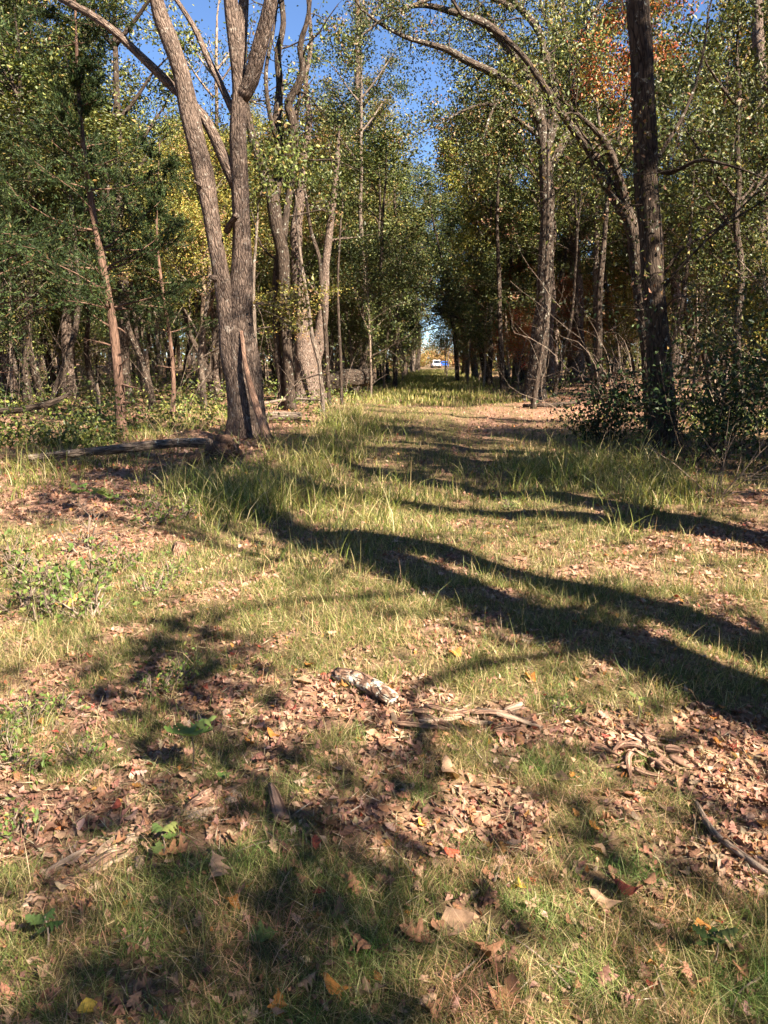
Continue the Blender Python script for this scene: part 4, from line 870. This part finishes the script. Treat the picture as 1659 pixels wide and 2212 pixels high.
# rotten stump on the right
c = G(1385, 1625); root = empty('rotten_stump', c, 'crumbling pale stump with torn roots in the litter', 'stump')
M_CRUMB = plain_mat('crumbling_wood', (.22, .135, .095), .95, 0, .1, .7, 90)
def chunk(P, r, mat, name, par, seed, sides=9):
    mb = MB(); Q = catmull(P, 9); tube(mb, Q, np.array([.45, .8, .95, 1, 1, .95, .85, .6, .25]) * r, sides, ridge=.28, seed=seed); return mb.build(name, mat, par)
for i in range(56):
    a = rd.uniform(0, 6.28); q = .19 * rd.random() ** .7; h0 = .06 * (1 - (q / .2) ** 2) * rd.uniform(.1, 1.0); b_ = rd.normal(-.5, .7); d = np.array([math.cos(b_), math.sin(b_), rd.normal(0, .25)]) * rd.uniform(.02, .065)
    m_ = np.array([q * math.cos(a) * 1.25, q * math.sin(a), h0]); chunk([m_ - d, m_ + rd.normal(0, .004, 3), m_ + d], rd.uniform(.005, .0135), M_ROT if i % 5 else M_CRUMB, 'rotten_flake', root, i, 7)
for i, (a, L) in enumerate([(-2.3, .24), (-1.0, .17)]):
    chunk([(.06 * math.cos(a), .06 * math.sin(a), .04), (L * .55 * math.cos(a), L * .55 * math.sin(a), .028), (L * math.cos(a + .25), L * math.sin(a + .25), .0)], .009, M_ROT, 'root', root, 40 + i)
# torn-up root plate of the fallen log
c = G(475, 1000); root = empty('root_plate', c, 'earthy torn-up root plate in front of the twin-stemmed oak', 'roots')
M_SOIL = plain_mat('torn_soil', (.085, .052, .037), .95, 0, .1, .6, 18)
for i in range(30):
    a = rd.uniform(0, 6.28); q = rd.uniform(0, .34); h0 = .40 * (1 - (q / .36) ** 1.5) * rd.uniform(.4, 1.0); m_ = np.array([q * math.cos(a) * 1.15, .1 + q * math.sin(a) * .8, h0]); d = unit(np.array([rd.normal(0, .8), rd.normal(0, .8), 1.0])) * rd.uniform(.06, .13)
    chunk([m_ - d, m_ + rd.normal(0, .012, 3), m_ + d], rd.uniform(.05, .11), M_SOIL, 'soil_clod', root, 70 + i, 10)
for i in range(16):
    a = rd.uniform(-3.14, .3); mb = MB(); L = rd.uniform(.12, .38); z0 = rd.uniform(.0, .42); r_ = .3 - .25 * z0
    grow(mb, (r_ * math.cos(a), .12 + r_ * math.sin(a), z0), (math.cos(a) + rd.normal(0, .6), math.sin(a) + rd.normal(0, .4), rd.uniform(-1.2, .9)), L, rd.uniform(.005, .016), 1, rd, [], sides=5, kids=(1, 3), up=-.1, wob=.35); mb.build('root', M_ROT if i % 3 else M_GREY, root)
# loose twigs
for i in range(22):
    u, v = rd.uniform(0, 1659), rd.uniform(1250, 2200); p = G(u, v); a = rd.uniform(0, 6.28); L = rd.uniform(.08, .35); mb = MB()
    P = np.array([[0, 0, 0], [math.cos(a) * L * .5, math.sin(a) * L * .5, 0], [math.cos(a + .2) * L, math.sin(a + .2) * L, 0]]); P[:, 2] = hfun(P[:, 0] + p[0], P[:, 1] + p[1]) - p[2] + .012
    tube(mb, catmull(P, 8), np.linspace(.004, .0015, 8), 5); o = mb.build('twig', M_TWIG); o.location = p; tag(o, 'thin dry twig lying loose in the grass', 'twig', 'loose twigs')

# ------------------------------------------------------------------ seedlings and weeds
def seedling(label, u, v, h, nl, size, pal, rng, lobes=True):
    p = G(u, v); root = empty('oak_seedling', p, label, 'seedling'); mb = MB(); tube(mb, catmull([(0, 0, -.02), (.01, 0, h * .5), (0, .01, h)], 7), np.linspace(.004, .002, 7), 5, col=(.2, .16, .08)); mb.build('stem', M_TWIG, root)
    for i in range(nl):
        a = i * 2.4 + rng.uniform(-.3, .3); mb = MB(); tv, tq = TEMPL[int(rng.choice([0, 3, 4]) if lobes else 5)]
        L = size * rng.uniform(.75, 1.2); V = tv.copy(); V[:, 0] += .5; V = V * L * np.array([1, 1.15, .8]); el = rng.uniform(-.5, .35)
        M = np.array(Matrix.Rotation(a, 3, 'Z') @ Matrix.Rotation(el, 3, 'Y')); V = V @ M.T + np.array([0, 0, h * rng.uniform(.7, 1.0)])
        mb.add(V, tq, col=pick(pal, 1, rng)[0]); mb.build('leaf', M_GRASS, root)
    return root
PAL_S = [(3, (.11, .18, .05)), (2, (.14, .2, .06)), (1, (.2, .22, .07))]
PAL_SD = [(1, (.05, .085, .025)), (1, (.075, .11, .035))]
seedling('oak seedling with broad lobed green leaves by the rotten log', 415, 1665, .17, 7, .11, PAL_S, rd)
seedling('tiny bright green seedling beside the big brown leaf', 350, 1850, .07, 4, .065, PAL_S, rd)
seedling('little green sprout near the rotting stick', 483, 1700, .04, 4, .04, PAL_S, rd)
seedling('shaded seedling at the edge of the grass', 100, 2050, .09, 5, .055, PAL_SD, rd)
seedling('shaded seedling beside the orange leaf', 1540, 2080, .09, 5, .06, PAL_SD, rd)
seedling('lobed green seedling in front of the deep shadow', 225, 1125, .28, 7, .16, PAL_S, rd)
seedling('upright seedling with pointed leaves by the deep shadow', 170, 1100, .25, 8, .12, PAL_S, rd)
seedling('pale green sprig in the sunlit litter on the right', 1375, 1560, .12, 4, .05, PAL_S, rd)
WG = 'green weeds in the sunny left corner'
PAL_W = [(4, (.11, .17, .04)), (3, (.16, .22, .06)), (1, (.22, .24, .07)), (.4, (.3, .15, .06))]
wproto = [shrub('weed_plant', 'leafy green weed growing through the sunny litter', (0, 0, 0), .3, .27, 7, 120, PAL_W, np.random.default_rng(600 + k), .042, M_GRASS, 'weed', WG, .05) for k in range(3)]
wu = [False] * 3
for i, (u, v, s) in enumerate([(30, 1230, 1.1), (90, 1260, 1.2), (150, 1290, 1.2), (210, 1250, 1.1), (260, 1230, .9), (120, 1330, 1.0), (200, 1330, 1.0), (30, 1320, 1.1), (340, 1130, 1.1), (400, 1120, 1.0), (300, 1100, 1.0), (330, 1280, .7), (370, 1250, .7), (60, 1560, .55), (20, 1600, .5), (130, 1540, .5), (370, 1480, .6), (340, 1500, .5), (30, 1660, .6), (170, 1640, .5), (30, 1810, .5), (470, 1090, 1.0), (1100, 1100, .6), (1210, 1540, .4)]):
    k = i % 3; p = G(u, v)
    if not wu[k]: wu[k] = True; o = wproto[k]; o.location = p; o.scale = (s, s, s)
    else: o = dup(wproto[k], p, rd.uniform(0, 6.28), s)
sp_ = shrub('weed_plant', 'wispy red-stemmed weed above the green weeds', G(190, 1190), .3, .4, 7, 40, PAL_RUST, np.random.default_rng(611), .03, M_GRASS, 'weed', None, .04)

# ------------------------------------------------------------------ vehicles far down the track
def vehicle(label, x, y, col, H, suv, rz):
    root = empty('parked_car', (x, y, float(hfun(x, y))), label, 'car', None, rz); W = 1.82; Ln = 4.6; hb = .95
    pm = plain_mat('car_paint', col, .25, 0, .5, .02); gl_ = plain_mat('car_glass', (.03, .035, .04), .05, 0, .8, .0); ty = plain_mat('car_tyre', (.02, .02, .02), .8); red = plain_mat('car_lamp', (.5, .03, .02), .2); ch = plain_mat('car_trim', (.08, .08, .085), .4)
    def prism(sec, w0, name, mat, par=root, x0=0):
        # side outline (y, z, half width), mirrored
        n = len(sec); V = [(-w, a, b) for a, b, w in sec] + [(w, a, b) for a, b, w in sec]; mb = MB(); q = [(i, (i + 1) % n, n + (i + 1) % n, n + i) for i in range(n)]
        me = bpy.data.meshes.new(name); me.from_pydata(V, [], q + [tuple(range(n))[::-1], tuple(range(n, 2 * n))]); me.update(); o = bpy.data.objects.new(name, me); me.materials.append(mat); COL.objects.link(o); o.parent = par
        bv = o.modifiers.new('bevel', 'BEVEL'); bv.width = .05; bv.segments = 2; return o
    h = W / 2; e = .72 if not suv else .78
    prism([(-2.3, .35, h * .95), (-2.28, .8, h), (-2.15, hb, h), (2.0, hb - .05, h), (2.25, .75, h), (2.3, .35, h * .95)], 0, 'body', pm)
    cab = prism([(-2.1 if suv else -1.7, hb - .02, h * .96), (-1.9 if suv else -1.1, H, e), (.4, H, e), (1.15, hb - .02, h * .96)], 0, 'cabin', pm)
    prism([(-2.16 if suv else -1.66, hb + .1, h * .8), (-2.0 if suv else -1.22, H - .12, e * .85), (-1.9 if suv else -1.1, H - .12, e * .85), (-1.6 if suv else -1.2, hb + .1, h * .8)], 0, 'rear_window', gl_)
    prism([(-1.6 if suv else -1.2, hb + .06, h * .99), (-1.5 if suv else -.9, H - .14, e * 1.04), (.3, H - .14, e * 1.04), (.85, hb + .06, h * .99)], 0, 'side_window', gl_)
    prism([(-2.4, .38, h * .9), (-2.4, .6, h * .9), (-2.25, .6, h * .9), (-2.25, .38, h * .9)], 0, 'bumper', ch)
    for s in (-1, 1):
        for yy in (-1.4, 1.4):
            mb = MB(); tube(mb, [(s * (h - .22), yy, .33), (s * (h - .0), yy, .33)], [.33, .33], 20); w = mb.build('wheel', ty, root)
        mb = MB(); tube(mb, [(s * (h - .2), -2.36, .78), (s * (h - .2), -2.2, .78)], [.1, .1], 12); mb.build('tail_lamp', red, root)
vehicle('white vehicle parked at the far end of the track', 11.6, 176, (.8, .8, .8), 1.75, True, .05)
vehicle('blue car parked beside the white vehicle', 13.6, 178, (.02, .09, .42), 1.5, False, .0)
